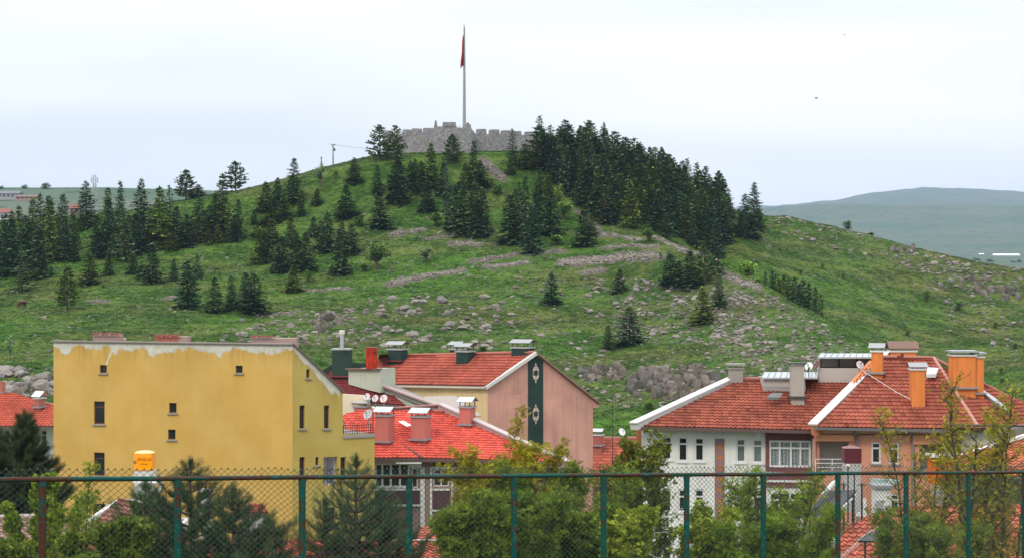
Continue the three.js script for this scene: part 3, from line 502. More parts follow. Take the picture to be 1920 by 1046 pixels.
// ---------- fortress, flag, horses, poles, far buildings ----------
class Wall {                                                       // an upright plane through two measured lines of sight
  constructor(x0, d0, x1, d1) {
    this.a = P(x0, 523, d0); this.a.y = 0; const b = P(x1, 523, d1); b.y = 0; this.U = b.sub(this.a); this.len = this.U.length(); this.U.normalize();
    this.N = new V3(-this.U.z, 0, this.U.x); this.M = new THREE.Matrix4().makeBasis(this.U, new V3(0, 1, 0), this.N).setPosition(this.a);
  }
  hit(px, py) { const d = new V3((px - 960) / F, (523 - py) / F, -1), e = new V3(0, EYE, 0), t = this.N.dot(this.a.clone().sub(e)) / this.N.dot(d), p = e.addScaledVector(d, t); return [p.clone().sub(this.a).dot(this.U), p.y]; }
  at(u, v, n = 0) { return this.a.clone().addScaledVector(this.U, u).addScaledVector(this.N, n).setY(v); }
  rect(x0, y0, x1, y1) { const a = this.hit(x0, y0), b = this.hit(x1, y1); return { u0: a[0], u1: b[0], v1: a[1], v0: b[1], w: b[0] - a[0], h: a[1] - b[1], u: (a[0] + b[0]) / 2, v: (a[1] + b[1]) / 2 }; }
  extrude(poly, holes, thick, front = 0) {                         // poly and holes in [u, v]
    const s = new THREE.Shape(poly.map(p => new THREE.Vector2(...p))); for (const h of holes) s.holes.push(new THREE.Path(h.map(p => new THREE.Vector2(...p))));
    const g = new THREE.ExtrudeGeometry(s, { depth: thick, bevelEnabled: false }); g.translate(0, 0, front - thick); return g.applyMatrix4(this.M);
  }
  box(r, front, back, grow = 0) { return bx(r.w + grow * 2, r.h + grow * 2, front - back, r.u, r.v, (front + back) / 2).applyMatrix4(this.M); }
  lbox(u0, u1, v0, v1, front, back) { return bx(u1 - u0, v1 - v0, front - back, (u0 + u1) / 2, (v0 + v1) / 2, (front + back) / 2).applyMatrix4(this.M); }
  poly(pxs) { return pxs.map(([x, y]) => this.hit(x, y)); }
}
const hole = r => [[r.u0, r.v0], [r.u1, r.v0], [r.u1, r.v1], [r.u0, r.v1]];

function masonry() {                                               // rubble stonework: irregular grey stones in pale mortar
  const N = 512, G = 26, R = mulberry(12), pts = [];
  for (let j = 0; j < G * 1.6; j++) for (let i = 0; i < G; i++) pts.push([(i + .5 + (R() - .5) * .85 + (j % 2) * .4) / G, (j + .5 + (R() - .5) * .75) / Math.round(G * 1.6), .55 + .7 * R(), R()]);
  const GY = Math.round(G * 1.6), hgt = new Float32Array(N * N);
  const t = dataTex(N, N, (u, v, o, i, j) => {
    let a = 9, b = 9, k = 0; const gi = Math.floor(u * G), gj = Math.floor(v * GY);
    for (let y = -2; y <= 2; y++) for (let x = -2; x <= 2; x++) { const jj = (gj + y + GY) % GY, ii = (gi + x + G) % G, q = pts[jj * G + ii]; let du = Math.abs(q[0] - u); du = Math.min(du, 1 - du); let dv = Math.abs(q[1] - v); dv = Math.min(dv, 1 - dv); const d = Math.hypot(du, dv * 1.5); if (d < a) { b = a; a = d; k = jj * G + ii; } else if (d < b) b = d; }
    const e = smooth(.001, .008, b - a), q = pts[k], n = .85 + .3 * noise(u * 80, v * 80, q[3] * 9); hgt[j * N + i] = e;
    o[0] = lerp(.38, .31 * q[2] * n, e); o[1] = lerp(.365, .295 * q[2] * n, e); o[2] = lerp(.37, .305 * q[2] * n, e);
  }, { repeat: [1 / 11, 1 / 11] });
  const bt = dataTex(N, N, (u, v, o, i, j) => { o[0] = o[1] = o[2] = hgt[j * N + i]; }, { srgb: false, repeat: [1 / 11, 1 / 11] });
  return Object.assign(new THREE.MeshPhysicalMaterial({ specularIntensity: .2, map: t, bumpMap: bt, bumpScale: .09, roughness: .95 }), { name: 'rubble masonry' });
}
const stoneM = masonry();
{
  const c = land(870, 392), t = thing('fortress_wall', 'grey stone fortress wall with merlons crowning the hilltop', 'fortress', c);
  const seg = (w, poly, name, th = 1.4) => part(name, w.extrude(w.poly(poly), [], th), stoneM, t);
  const L = new Wall(700, 403, 815, 391), B = new Wall(812, 386.5, 884, 387), Rw = new Wall(884, 391, 1060, 402), BL = new Wall(806, 391, 813, 386.5), BR = new Wall(883, 387, 892, 391.5);
  seg(L, [[718, 254], [815, 250.5], [815, 300], [718, 300]], 'wall'); seg(Rw, [[884, 251.5], [1040, 254.5], [1040, 300], [884, 300]], 'wall');
  seg(B, [[814, 237], [830, 237], [855, 237], [855, 239], [882, 240], [887, 300], [806, 300]], 'bastion', 3.5);
  seg(BL, [[806, 251], [813, 239], [813, 302], [800, 302]], 'bastion_side'); seg(BR, [[883, 240], [892, 252], [893, 302], [883, 302]], 'bastion_side');
  const merlon = (w, x0, x1, y0, y1, th = 1.2) => seg(w, [[x0 - .8, y1 + 1], [x0 + .8, y0], [x1 - .8, y0], [x1 + .8, y1 + 1]], 'merlon', th);
  [[722, 730, 245, 254], [754.5, 767, 243, 253], [771.5, 784.5, 241, 252.5], [792.5, 806.6, 240, 251.5]].forEach(m => merlon(L, ...m));
  [[829.6, 855, 229, 238]].forEach(m => merlon(B, ...m));
  seg(B, [[814, 238], [814.6, 231], [815.4, 226], [818.6, 226], [819.2, 231], [819.6, 238]], 'turret_pillar'); seg(B, [[874, 241], [874, 233], [882.5, 233], [883.5, 241]], 'turret_pillar');
  [[897, 912, 242, 252.5], [921, 936.5, 243, 252.8], [943, 960, 244.5, 253], [963.5, 978, 246, 253.5], [987.5, 1002, 247, 254], [1010, 1022, 248, 254.5], [1030, 1037, 249, 255]].forEach(m => merlon(Rw, ...m));
  const rail = []; for (const x of [857, 862, 867]) rail.push(bar(B.at(...B.hit(x, 240), -2), B.at(...B.hit(x, 235), -2), .03)); rail.push(bar(B.at(...B.hit(857, 235), -2), B.at(...B.hit(868, 235), -2), .03)); part('railing', rail, mat('grey metal', [.3, .3, .31], { metalness: .4, roughness: .5 }), t);
  const fl = B.rect(875, 230, 879, 233); part('floodlight', [B.box(fl, -.2, -.6), cyl(.04, .04, .3, B.at(fl.u, fl.v0, -.4).x, fl.v0, B.at(fl.u, fl.v0, -.4).z)], mat('black metal', [.02, .02, .022], { roughness: .5 }), t);
}
{
  const b = land(870.5, 393), top = P(870.5, 50, 393), t = thing('flagpole', 'very tall white flagpole rising behind the fortress bastion', 'flagpole', b);
  part('pole', cyl(.17, .4, top.y - b.y, b.x, (top.y + b.y) / 2, b.z, 14), mat('pole paint', [.24, .25, .25], { roughness: .5, metalness: .1 }), t);
  const fin = new THREE.TorusGeometry(.24, .06, 6, 14, 4.6); fin.translate(top.x, top.y + .28, top.z); part('finial', [fin, cyl(.05, .05, .3, top.x, top.y + .05, top.z)], mat('finial metal', [.6, .6, .58], { metalness: .7, roughness: .3 }), t);
  const rows = 40, cols = 12, p = [], idx = [], y0 = P(0, 66, 393).y, y1 = P(0, 127, 393).y;     // the flag hangs limp in folds
  for (let j = 0; j <= rows; j++) for (let i = 0; i <= cols; i++) { const v = j / rows, u = i / cols, w = lerp(.1, .62, Math.pow(v, .8)) + .05 * Math.sin(v * 9); p.push(b.x - .18 - u * w, lerp(y0, y1, v) + (u > .6 ? (v > .95 ? -(u - .6) * .5 : 0) : (v > .93 ? u * -.2 + .5 * (1 - u) * (v - .93) / .07 : 0)), b.z + .35 * Math.sin(u * 11 + v * 2) * (.35 + v) + .25); }
  for (let j = 0; j < rows; j++) for (let i = 0; i < cols; i++) { const a = j * (cols + 1) + i; idx.push(a, a + cols + 1, a + 1, a + 1, a + cols + 1, a + cols + 2); }
  const g = new THREE.BufferGeometry(); g.setAttribute('position', new THREE.Float32BufferAttribute(p, 3)); g.setIndex(idx); g.computeVertexNormals();
  const f = shade(new THREE.Mesh(g, mat('red flag cloth', [.50, .018, .03], { roughness: .8 }))); f.name = 'flag'; tag(f, 'limp crimson flag hanging in folds from the tall flagpole', 'flag'); scene.add(f);
}
{ // utility poles on the ridge
  const pole = (x, yt, d, label, arm) => {
    const b = land(x, d), top = P(x, yt, d), t = thing('utility_pole', label, 'utility pole', b);
    part('post', cyl(.09, .14, top.y - b.y, b.x, (top.y + b.y) / 2, b.z, 8), mat('weathered pole', [.10, .085, .075]), t);
    part('crossarm', arm ? [bar(new V3(b.x - .5, top.y - .05, b.z), new V3(b.x + .5, top.y - .05, b.z), .07), bar(new V3(b.x - .4, top.y - .05, b.z), new V3(b.x, top.y - .8, b.z), .035), bar(new V3(b.x + .4, top.y - .05, b.z), new V3(b.x, top.y - .8, b.z), .035)] : bar(new V3(b.x - .2, top.y - .2, b.z), new V3(b.x + .2, top.y - .2, b.z), .06), mat('weathered pole'), t);
    if (arm) part('transformer_box', bx(.32, .55, .32, b.x + .32, top.y - 1.15, b.z), mat('dark box', [.07, .07, .07]), t);
  };
  pole(624, 270.5, 388, 'taller wooden utility pole with crossarm on the left ridge skyline', true); pole(602, 294, 391, 'short wooden utility pole just left of the taller one', false);
  const a = P(624, 271, 388), c = P(726, 279, 396), pts = []; for (let i = 0; i <= 14; i++) { const s = i / 14; pts.push(a.clone().lerp(c, s).add(new V3(0, -1.2 * 4 * s * (1 - s) * .25, 0))); }
  const w = shade(new THREE.Mesh(tube(pts, .025, .025, 4), mat('cable', [.05, .05, .05]))); w.name = 'overhead_cable'; tag(w, 'thin cable from the skyline utility pole to the fortress pines', 'cable'); scene.add(w);
}
function horse(x, yb, label, size, turn) {                         // a grazing horse, one continuous body seen nearly end on
  const o = onGround(x, yb), R = 4, cell = .06, nx = 44, ny = 40, nz = 26;
  const caps = []; const cap = (a, b, r0, r1) => caps.push([new V3(...a), new V3(...b), r0, r1]);
  cap([-.55, 1.12, 0], [.1, 1.1, 0], .30, .27); cap([.1, 1.1, 0], [.55, 1.12, 0], .28, .25);
  cap([.62, 1.15, 0], [1.0, .78, 0], .19, .12); cap([1.0, .76, 0], [1.16, .34, 0], .115, .065);
  for (const z of [-.15, .15]) { cap([.55, .95, z], [.56, .5, z], .12, .06); cap([.56, .5, z], [.57, .06, z], .055, .055); cap([-.62, 1.05, z], [-.52, .72, z], .19, .11); cap([-.52, .72, z], [-.68, .5, z], .09, .06); cap([-.68, .5, z], [-.64, .06, z], .055, .055); }
  for (const z of [-.06, .06]) cap([1.0, .86, z], [.94, .98, z * 1.3], .04, .015);
  const s = new Soup(), ab = new V3(), ap = new V3();
  const field = (px, py, pz) => { let v = 9; for (const [a, b, r0, r1] of caps) { ab.subVectors(b, a); ap.set(px - a.x, py - a.y, pz - a.z); const h = clamp(ap.dot(ab) / ab.lengthSq()), d = ap.addScaledVector(ab, -h).length() - lerp(r0, r1, h), k = .06, q = clamp(.5 + .5 * (v - d) / k); v = lerp(v, d, q) - k * q * (1 - q); } return v; };
  // marching tetrahedra
  const X = i => -1.0 + i * cell, Y = j => -.02 + j * cell * .96, Z = k => -.5 + k * cell * .68, grid = []; for (let k = 0; k < nz + 4; k++) for (let j = 0; j < ny; j++) for (let i = 0; i < nx; i++) grid.push(field(X(i), Y(j), Z(k)));
  const at = (i, j, k) => grid[(k * ny + j) * nx + i], TET = [[0, 5, 1, 6], [0, 1, 2, 6], [0, 2, 3, 6], [0, 3, 7, 6], [0, 7, 4, 6], [0, 4, 5, 6]];
  for (let k = 0; k < nz + 3; k++) for (let j = 0; j < ny - 1; j++) for (let i = 0; i < nx - 1; i++) {
    const cs = [[i, j, k], [i + 1, j, k], [i + 1, j + 1, k], [i, j + 1, k], [i, j, k + 1], [i + 1, j, k + 1], [i + 1, j + 1, k + 1], [i, j + 1, k + 1]];
    for (const t of TET) {
      const v = t.map(n => at(...cs[n])), inn = t.filter((n, m) => v[m] < 0), out = t.filter((n, m) => v[m] >= 0); if (!inn.length || !out.length) continue;
      const cut = (n, m) => { const a = at(...cs[n]), b = at(...cs[m]), q = a / (a - b), A = cs[n], B = cs[m]; return [lerp(X(A[0]), X(B[0]), q), lerp(Y(A[1]), Y(B[1]), q), lerp(Z(A[2]), Z(B[2]), q)]; };
      if (inn.length === 1) s.tri(...out.map(m => cut(inn[0], m))); else if (out.length === 1) s.tri(...inn.map(n => cut(n, out[0]))); else s.quad(cut(inn[0], out[0]), cut(inn[0], out[1]), cut(inn[1], out[1]), cut(inn[1], out[0]));
    }
  }
  const g = s.geo(true), t = thing('horse', label, 'horse', o);
  const T = gg => { gg.scale(size, size, size); gg.rotateY(turn); gg.translate(o.x, o.y, o.z); return gg; };
  part('body', T(g), mat('bay coat', [.10, .032, .018], { roughness: .6 }), t);
  part('tail', T(tube([new V3(-.82, 1.2, 0), new V3(-.95, .95, 0), new V3(-.93, .45, 0)], .07, .03, 6)), mat('black hair', [.012, .01, .01]), t);
  part('mane', T(tube([new V3(.6, 1.36, 0), new V3(.85, 1.12, 0), new V3(1.02, .88, 0)], .06, .05, 6)), mat('black hair'), t);
}
horse(40, 579, 'brown horse with black tail grazing alone at the left edge of the slope', 1.0, -2.1);
horse(370, 457, 'brown horse grazing beside the small conifers high on the left slope', 1.0, 1.9);
{ // lattice mast
  const b = land(176, 560), t = thing('telecom_mast', 'slim lattice telecom mast with antennas on the left skyline', 'mast', b), top = P(176, 328, 560), mid = P(176, 358, 560), m = mat('galvanised mast', [.33, .33, .35]), H = top.y - b.y, g = [], n = 26;
  const c = (k, f) => new V3(b.x + (k % 2 ? 1 : -1) * lerp(.9, .35, f), b.y + H * f, b.z + (k > 1 ? 1 : -1) * lerp(.9, .35, f));
  for (let k = 0; k < 4; k++) g.push(bar(c(k, 0), c(k, 1), .06, 4)); for (let i = 0; i < n; i++) for (const [p, q] of [[0, 1], [2, 3], [0, 2], [1, 3]]) g.push(bar(c(p, i / n), c(q, (i + 1) / n), .03, 4));
  part('lattice', g, m, t);
  for (let k = 0; k < 6; k++) { const a = k * 1.05, r = .95, y = top.y - 1.6 - (k % 3) * 1.7; part('antenna', [bx(.28, 1.6, .18, b.x + Math.cos(a) * r, y, b.z + Math.sin(a) * r), bar(new V3(b.x, y, b.z), new V3(b.x + Math.cos(a) * r, y, b.z + Math.sin(a) * r), .04, 4)], m, t); }
}
function farHouse(name, label, x0, x1, yEave, yBase, d, roof, wall, rise, bays, group) {
  const b = P((x0 + x1) / 2, yBase, d), w = (x1 - x0) / F * d, h = (yBase - yEave) / F * d, dep = Math.min(w * .6, 14), t = thing(name, label, 'building', b, group);
  part('wall', bx(w, h + 6, dep, b.x, b.y + h / 2 - 3, b.z - dep / 2), wall, t);
  const s = new THREE.Shape([[-dep / 2 - .5, 0], [dep / 2 + .5, 0], [0, rise]].map(p => new THREE.Vector2(...p))), g = new THREE.ExtrudeGeometry(s, { depth: w + .8, bevelEnabled: false }); g.rotateY(Math.PI / 2); g.translate(b.x - w / 2 - .4, b.y + h + .01, b.z - dep / 2); part('roof', g, roof, t);
  for (let i = 0; i < bays; i++) part('window', bx(w / bays * .5, h * .5, .1, b.x - w / 2 + (i + .5) * w / bays, b.y + h * .5, b.z + .06), mat('far window', [.04, .045, .05], { roughness: .3 }), t);
}
farHouse('farm_building', 'long pale farm building with white roof on the hazy plain at right', 1866, 1914, 479, 484, 2560, mat('white sheet roof', [.75, .76, .78]), mat('pale render', [.27, .27, .27]), 2.2, 8);
farHouse('farm_building', 'tiny pale shed left of the long farm building on the hazy plain', 1838, 1846, 477, 481, 2560, mat('white sheet roof'), mat('pale render'), 1.2, 2);
farHouse('farm_building', 'low grey farm building on the left plateau at the photo edge', -14, 34, 363, 371, 1020, mat('dull sheet roof', [.13, .13, .15]), mat('pale render'), 1.6, 6);
farHouse('farm_building', 'long low reddish shed on the left plateau behind the conifers', 28, 70, 369, 374, 1010, mat('rusty roof', [.17, .10, .085]), mat('pink render', [.27, .18, .15]), 1, 5);
farHouse('village_house', 'small red roofed white house on the plateau at the left photo edge', -12, 16, 399, 412, 700, mat('far red tiles', [.20, .075, .055]), mat('white render', [.42, .40, .39]), 1.6, 3);
farHouse('village_house', 'small brick coloured house glimpsed between conifers left of the telecom mast', 130, 144, 391, 402, 640, mat('far red tiles'), mat('brick render', [.2, .12, .09]), 1.4, 2);
function farTree(x, yb, yt, w, d, label, group) { const q = P(x, yb, d), pr = protos.get('bush0') || protos.get('bush1'), o = pr.clone(); o.name = numbered('broadleaf_tree'); o.position.copy(q); o.scale.set(w / 2 / F * d / 2.8, (yb - yt) / F * d / 9.6, w / 2 / F * d / 2.8); o.rotation.y = x; tag(o, label, 'tree', group); scene.add(o); }
farTree(45, 360, 346, 16, 1130, 'round tree on the left plateau skyline, left of the larger one'); farTree(84, 358, 342, 25, 1130, 'larger round tree on the left plateau skyline'); farTree(124, 360, 352, 7, 1130, 'tiny round tree on the left plateau skyline near the telecom mast'); farTree(1, 362, 348, 14, 1130, 'round tree at the extreme left of the plateau skyline');
for (const [x, yt, w] of [[1832, 482, 20], [1856, 484, 20], [1882, 491, 12], [1901, 488, 15], [1912, 485, 13]]) farTree(x, 499, yt, w, 1900, 'round tree in the hazy row before the farm building', 'row of round trees on the plain');
for (const [x, y, label] of [[1531, 184, 'dark bird in flight in the sky right of the flag'], [1584, 65, 'tiny dark bird high in the sky near the top right']]) {
  const c = P(x, y, 170), t = thing('bird', label, 'bird', c), m = mat('dark plumage', [.02, .02, .022]), s = x < 1550 ? 1 : .55;
  const body = new THREE.SphereGeometry(.06 * s, 10, 8); body.scale(2.2, .9, .9); body.translate(c.x, c.y, c.z); const head = new THREE.SphereGeometry(.045 * s, 8, 6); head.translate(c.x + .14 * s, c.y + .02, c.z); part('body', [body, head], m, t);
  for (const q of [-1, 1]) { const w = new Soup(); w.quad([c.x + .07 * s, c.y, c.z], [c.x + .02 * s, c.y + .07 * s, c.z + q * .14 * s], [c.x - .06 * s, c.y + .06 * s, c.z + q * .14 * s], [c.x - .07 * s, c.y, c.z]); w.tri([c.x + .02 * s, c.y + .07 * s, c.z + q * .14 * s], [c.x - .1 * s, c.y + .03 * s, c.z + q * .32 * s], [c.x - .06 * s, c.y + .06 * s, c.z + q * .14 * s]); part('wing', w.geo(), m, t); }
}
// ---------- building kit ----------
function plaster(key, rgb, { mott = .12, streak = .12, speck = 0, scale = 12, tint = [0, 0, 0] } = {}) {
  if (mats[key]) return mats[key];
  const sd = key.length * 3.7, R = mulberry(key.length * 91), t = dataTex(512, 512, (u, v, o) => {
    const n = fbm(u * 7, v * 7, sd, 5), st = fbm(u * 60, v * 2.2, sd + 5, 3), fine = noise(u * 150, v * 150, sd), k = 1 + mott * n * 1.6 - streak * Math.max(0, st) * 1.6 + .05 * fine + (speck ? speck * (R() - .5) : 0);
    const w = clamp(.5 + n); for (let i = 0; i < 3; i++) o[i] = rgb[i] * k + tint[i] * w;
  }, { repeat: [1 / scale, 1 / scale] });
  return mats[key] = Object.assign(new THREE.MeshPhysicalMaterial({ specularIntensity: .2, map: t, roughness: .93 }), { name: key });
}
const white = mat('white paint', [.62, .62, .61], { roughness: .55 }), whiteTrim = mat('weathered white trim', [.5, .49, .47], { roughness: .7 }), glass = mat('dark window glass', [.018, .021, .024], { roughness: .06, ior: 1.5 }), clear = mat('clear window glass', [.9, .93, .93], { roughness: .03, transmission: 1, thickness: 0, ior: 1.45 });
const brown = mat('brown window frame', [.075, .03, .02], { roughness: .6 }), zinc = mat('zinc sheet', [.42, .45, .47], { roughness: .38, metalness: .45 }), zincDull = mat('dull zinc sheet', [.26, .27, .28], { roughness: .5, metalness: .3 }), dark = mat('dark metal', [.025, .025, .027], { roughness: .5 }), gutter = mat('gutter', [.09, .05, .045], { roughness: .5 }), concrete = plaster('grey concrete', [.27, .25, .23]), lead = mat('grey flashing', [.2, .2, .21], { roughness: .6 });
const laceTex = dataTex(256, 256, (u, v, o) => { const f = .75 + .25 * Math.sin(u * 75), p = smooth(.15, .3, noise(u * 22, v * 22, 4)); o[0] = o[1] = f * lerp(.34, .62, p); o[2] = o[0] * 1.04; });
const lace = Object.assign(new THREE.MeshPhysicalMaterial({ specularIntensity: .2, map: laceTex, roughness: 1 }), { name: 'lace curtain' });
const darkLaceTex = dataTex(256, 256, (u, v, o) => { const f = .6 + .4 * Math.sin(u * 70), p = smooth(.1, .3, noise(u * 20, v * 26, 9)); o[0] = o[1] = f * lerp(.035, .12, p); o[2] = o[0] * 1.1; });
const darkLace = Object.assign(new THREE.MeshPhysicalMaterial({ specularIntensity: .2, map: darkLaceTex, roughness: 1 }), { name: 'dark lace curtain' });
const blind = mat('drawn grey blind', [.2, .22, .22]);

function beam(a, b, w, h, up = new V3(0, 1, 0)) {                  // straight beam, w across, h tall, top face on the line
  const x = b.clone().sub(a), L = x.length(); x.normalize(); const z = x.clone().cross(up).normalize(), y = z.clone().cross(x);
  const g = new THREE.BoxGeometry(L, h, w); g.translate(L / 2, -h / 2, 0); return g.applyMatrix4(new THREE.Matrix4().makeBasis(x, y, z).setPosition(a));
}
function win(parent, W, x0, y0, x1, y1, { mull = [], trans = [], frame = brown, curtain, sill, bars = .07, deep = .12, name = 'window', pane = glass } = {}) {
  const r = W.rect(x0, y0, x1, y1), f = [], zf = -deep, zb = -deep - .07;
  f.push(W.lbox(r.u0, r.u1, r.v0, r.v0 + bars, zf, zb), W.lbox(r.u0, r.u1, r.v1 - bars, r.v1, zf, zb), W.lbox(r.u0, r.u0 + bars, r.v0 + bars, r.v1 - bars, zf, zb), W.lbox(r.u1 - bars, r.u1, r.v0 + bars, r.v1 - bars, zf, zb));
  for (const m of mull) { const u = lerp(r.u0, r.u1, m); f.push(W.lbox(u - bars / 2, u + bars / 2, r.v0 + bars, r.v1 - bars, zf - .004, zb)); }
  for (const m of trans) { const v = lerp(r.v1, r.v0, m); f.push(W.lbox(r.u0 + bars, r.u1 - bars, v - bars / 2, v + bars / 2, zf - .008, zb)); }
  const o = part(name, f, frame, parent);
  if (curtain) { part('pane', W.lbox(r.u0 + .02, r.u1 - .02, r.v0 + .02, r.v1 - .02, zf - .04, zf - .045), clear, o); part('curtain', W.lbox(r.u0 + .01, r.u1 - .01, r.v0 + .01, r.v1 - .01, zf - .12, zf - .16), curtain, o); }
  else part('pane', W.lbox(r.u0 + .02, r.u1 - .02, r.v0 + .02, r.v1 - .02, zf - .03, zf - .05), pane, o);
  if (sill) part('sill', W.lbox(r.u0 - .08, r.u1 + .08, r.v0 - .09, r.v0 - .004, .09, zf), sill, o);
  return r;
}
function tiles(parent, pts, rgb, { w = .25, c = .4, seed = 1, vary = .5, edge = 0, deck = true, lift = .05, gap = 0 } = {}) {
  const q = pts.map(p => Array.isArray(p) ? P(...p) : p), [eL, eR] = q, top = q.slice(2).reduce((a, b) => a.add(b), new V3()).multiplyScalar(1 / (q.length - 2));
  const U = eR.clone().sub(eL).normalize(), V = top.sub(eL); V.addScaledVector(U, -V.dot(U)).normalize(); const N = U.clone().cross(V), M = new THREE.Matrix4().makeBasis(U, V, N).setPosition(eL);
  const uv = q.map(p => { const d = p.clone().sub(eL); return [d.dot(U), d.dot(V)]; }), vmax = Math.max(...uv.map(p => p[1])), vmin = Math.min(...uv.map(p => p[1]));
  const span = v => { let a = 1e9, b = -1e9; v = clamp(v, vmin + 1e-4, vmax - 1e-4); for (let i = 0; i < uv.length; i++) { const p = uv[i], s = uv[(i + 1) % uv.length]; if ((p[1] - v) * (s[1] - v) <= 0 && p[1] !== s[1]) { const u = lerp(p[0], s[0], (v - p[1]) / (s[1] - p[1])); a = Math.min(a, u); b = Math.max(b, u); } } return [a, b]; };
  const R = mulberry(seed), s = new Soup(), prof = [[0, 0], [.28, .018], [.5, lift], [.78, .02], [1, 0]], w0 = [0, 0, 0];
  for (let v0 = vmin, row = 0; v0 < vmax - .05; v0 += c, row++) {
    const v1 = Math.min(v0 + c * 1.02, vmax), [a0, b0] = span(v0), [a1, b1] = span(v1), off = 0;
    for (let i = Math.floor(Math.min(a0, a1) / w); i * w < Math.max(b0, b1); i++) {
      const k = 1 + vary * (R() - .5) + vary * .8 * noise(i * .13, row * .17, seed) + (R() < .05 * vary ? -.25 : 0), col = [rgb[0] * k, rgb[1] * k * (1 + .12 * (R() - .5)), rgb[2] * k], tilt = (R() - .5) * .012, dn = .05 + tilt;
      for (let j = 0; j < 4; j++) {
        const ua = i * w + prof[j][0] * w, ub = i * w + prof[j + 1][0] * w, A0 = clamp(ua, a0, b0), B0 = clamp(ub, a0, b0), A1 = clamp(ua, a1, b1), B1 = clamp(ub, a1, b1); if (B0 - A0 < 1e-4 && B1 - A1 < 1e-4) continue;
        const ha = prof[j][1], hb = prof[j + 1][1];
        s.quad([A0, v0, ha + dn], [B0, v0, hb + dn], [B1, v1, hb], [A1, v1, ha], col); s.quad([A0, v0 + .07, -.05], [B0, v0 + .07, -.05], [B0, v0, hb + dn - .022], [A0, v0, ha + dn - .022], col); s.quad([A0, v0, ha + dn - .022], [B0, v0, hb + dn - .022], [B0, v0, hb + dn], [A0, v0, ha + dn], col);
      }
    }
  }
  const g = s.geo(); g.applyMatrix4(M); part('roof_tiles', g, mats.tile ||= Object.assign(new THREE.MeshPhysicalMaterial({ specularIntensity: .2, vertexColors: true, roughness: .88 }), { name: 'clay tiles' }), parent, 'stuff');
  if (deck) { const sh = new THREE.Shape(uv.map(p => new THREE.Vector2(...p))), d = new THREE.ExtrudeGeometry(sh, { depth: .14, bevelEnabled: false }); d.translate(0, 0, -.175); d.applyMatrix4(M); part('roof_deck', d, mat('roof boards', [.16, .12, .1]), parent); }
  return { M, N, U, V };
}
function ridge(parent, a, b, rgb, r = .13) {                       // capping tiles along a ridge or hip
  a = Array.isArray(a) ? P(...a) : a; b = Array.isArray(b) ? P(...b) : b; const L = a.distanceTo(b), n = Math.max(2, Math.round(L / .4)), g = [];
  for (let i = 0; i < n; i++) g.push(bar(a.clone().lerp(b, i / n), a.clone().lerp(b, (i + 1.08) / n), r, 7, r * .86));
  return part('ridge_tiles', g, mat('ridge ' + rgb.join(), rgb), parent, 'stuff');
}
function chimney(parent, x0, x1, y0, y1, d, m, { dep = .9, yaw = 0, cap = 'tent', sheet = zinc, collar = white, rise = .45, legs = .28, below = .9, skirt = lead, over = .16 } = {}) {
  const a = P(x0, y0, d), b = P(x1, y1, d), w = b.x - a.x, h = a.y - b.y + below, cx = (a.x + b.x) / 2, cz = a.z - dep / 2 * Math.cos(yaw), q = new THREE.Matrix4().makeRotationY(yaw).setPosition(cx, a.y, cz);
  const T = g => g.applyMatrix4(q), ww = w / (Math.cos(yaw) + Math.abs(Math.sin(yaw)) * dep / w);
  const o = part('chimney', T(bx(ww, h, dep, 0, -h / 2, 0)), m, parent);
  if (collar) part('collar', T(bx(ww + .14, .1, dep + .14, 0, .052, 0)), collar, o);
  if (skirt) part('flashing', T(bx(ww + .24, .1, dep + .3, 0, a.y > b.y ? b.y - a.y + .02 : 0, .02)), skirt, o);
  const y = .105;
  if (cap === 'tent') {
    for (const i of [-1, 1]) for (const j of [-1, 1]) part('leg', T(bx(.05, legs, .05, i * (ww / 2 - .04), y + legs / 2, j * (dep / 2 - .04))), dark, o);
    const W2 = ww / 2 + over, D2 = dep / 2 + over, s = new Soup(), e = y + legs, r = e + rise * dep * .5, t = .03;
    for (const k of [0, -t]) { s.quad([-W2, e + k, D2], [W2, e + k, D2], [W2, r + k, 0], [-W2, r + k, 0]); s.quad([W2, e + k, -D2], [-W2, e + k, -D2], [-W2, r + k, 0], [W2, r + k, 0]); }
    s.quad([-W2, e - t, D2], [W2, e - t, D2], [W2, e, D2], [-W2, e, D2]);
    part('cap', T(s.geo()), sheet, o);
  } else if (cap === 'slab') part('cap', T(bx(ww + .3, .1, dep + .3, 0, y + .16, 0)), sheet, o);
  else if (cap === 'flat') part('cap', T(bx(ww + .24, .07, dep + .24, 0, y + .04, 0)), sheet, o);
  return o;
}
function dish(x, y, d, rpx, turn, label, m, legPx = 14) {
  const c = P(x, y, d), r = rpx / F * d, t = thing('satellite_dish', label, 'satellite dish', c), pts = []; for (let i = 0; i <= 8; i++) pts.push(new THREE.Vector2(r * i / 8, .22 * r * (i / 8) ** 2)); for (let i = 8; i >= 0; i--) pts.push(new THREE.Vector2(r * i / 8 + .001, .22 * r * (i / 8) ** 2 - .02));
  const rot = g => { g.rotateX(Math.PI / 2 - .5); g.rotateY(turn); g.translate(c.x, c.y, c.z); return g; };
  const g = new THREE.LatheGeometry(pts, 24); g.scale(.9, 1, 1); part('reflector', rot(g), m, t);
  part('feed_arm', rot(merge([bar(new V3(0, .1 * r, r * .9), new V3(0, r * .95, 0), .018), cyl(.05, .05, .12, 0, r * .95, 0, 8)])), zincDull, t);
  part('mount', [bar(new V3(c.x, c.y - legPx / F * d, c.z - .12), new V3(c.x, c.y, c.z - .12), .035), bar(new V3(c.x, c.y, c.z - .12), new V3(c.x, c.y, c.z), .03)], zincDull, t);
  return t;
}
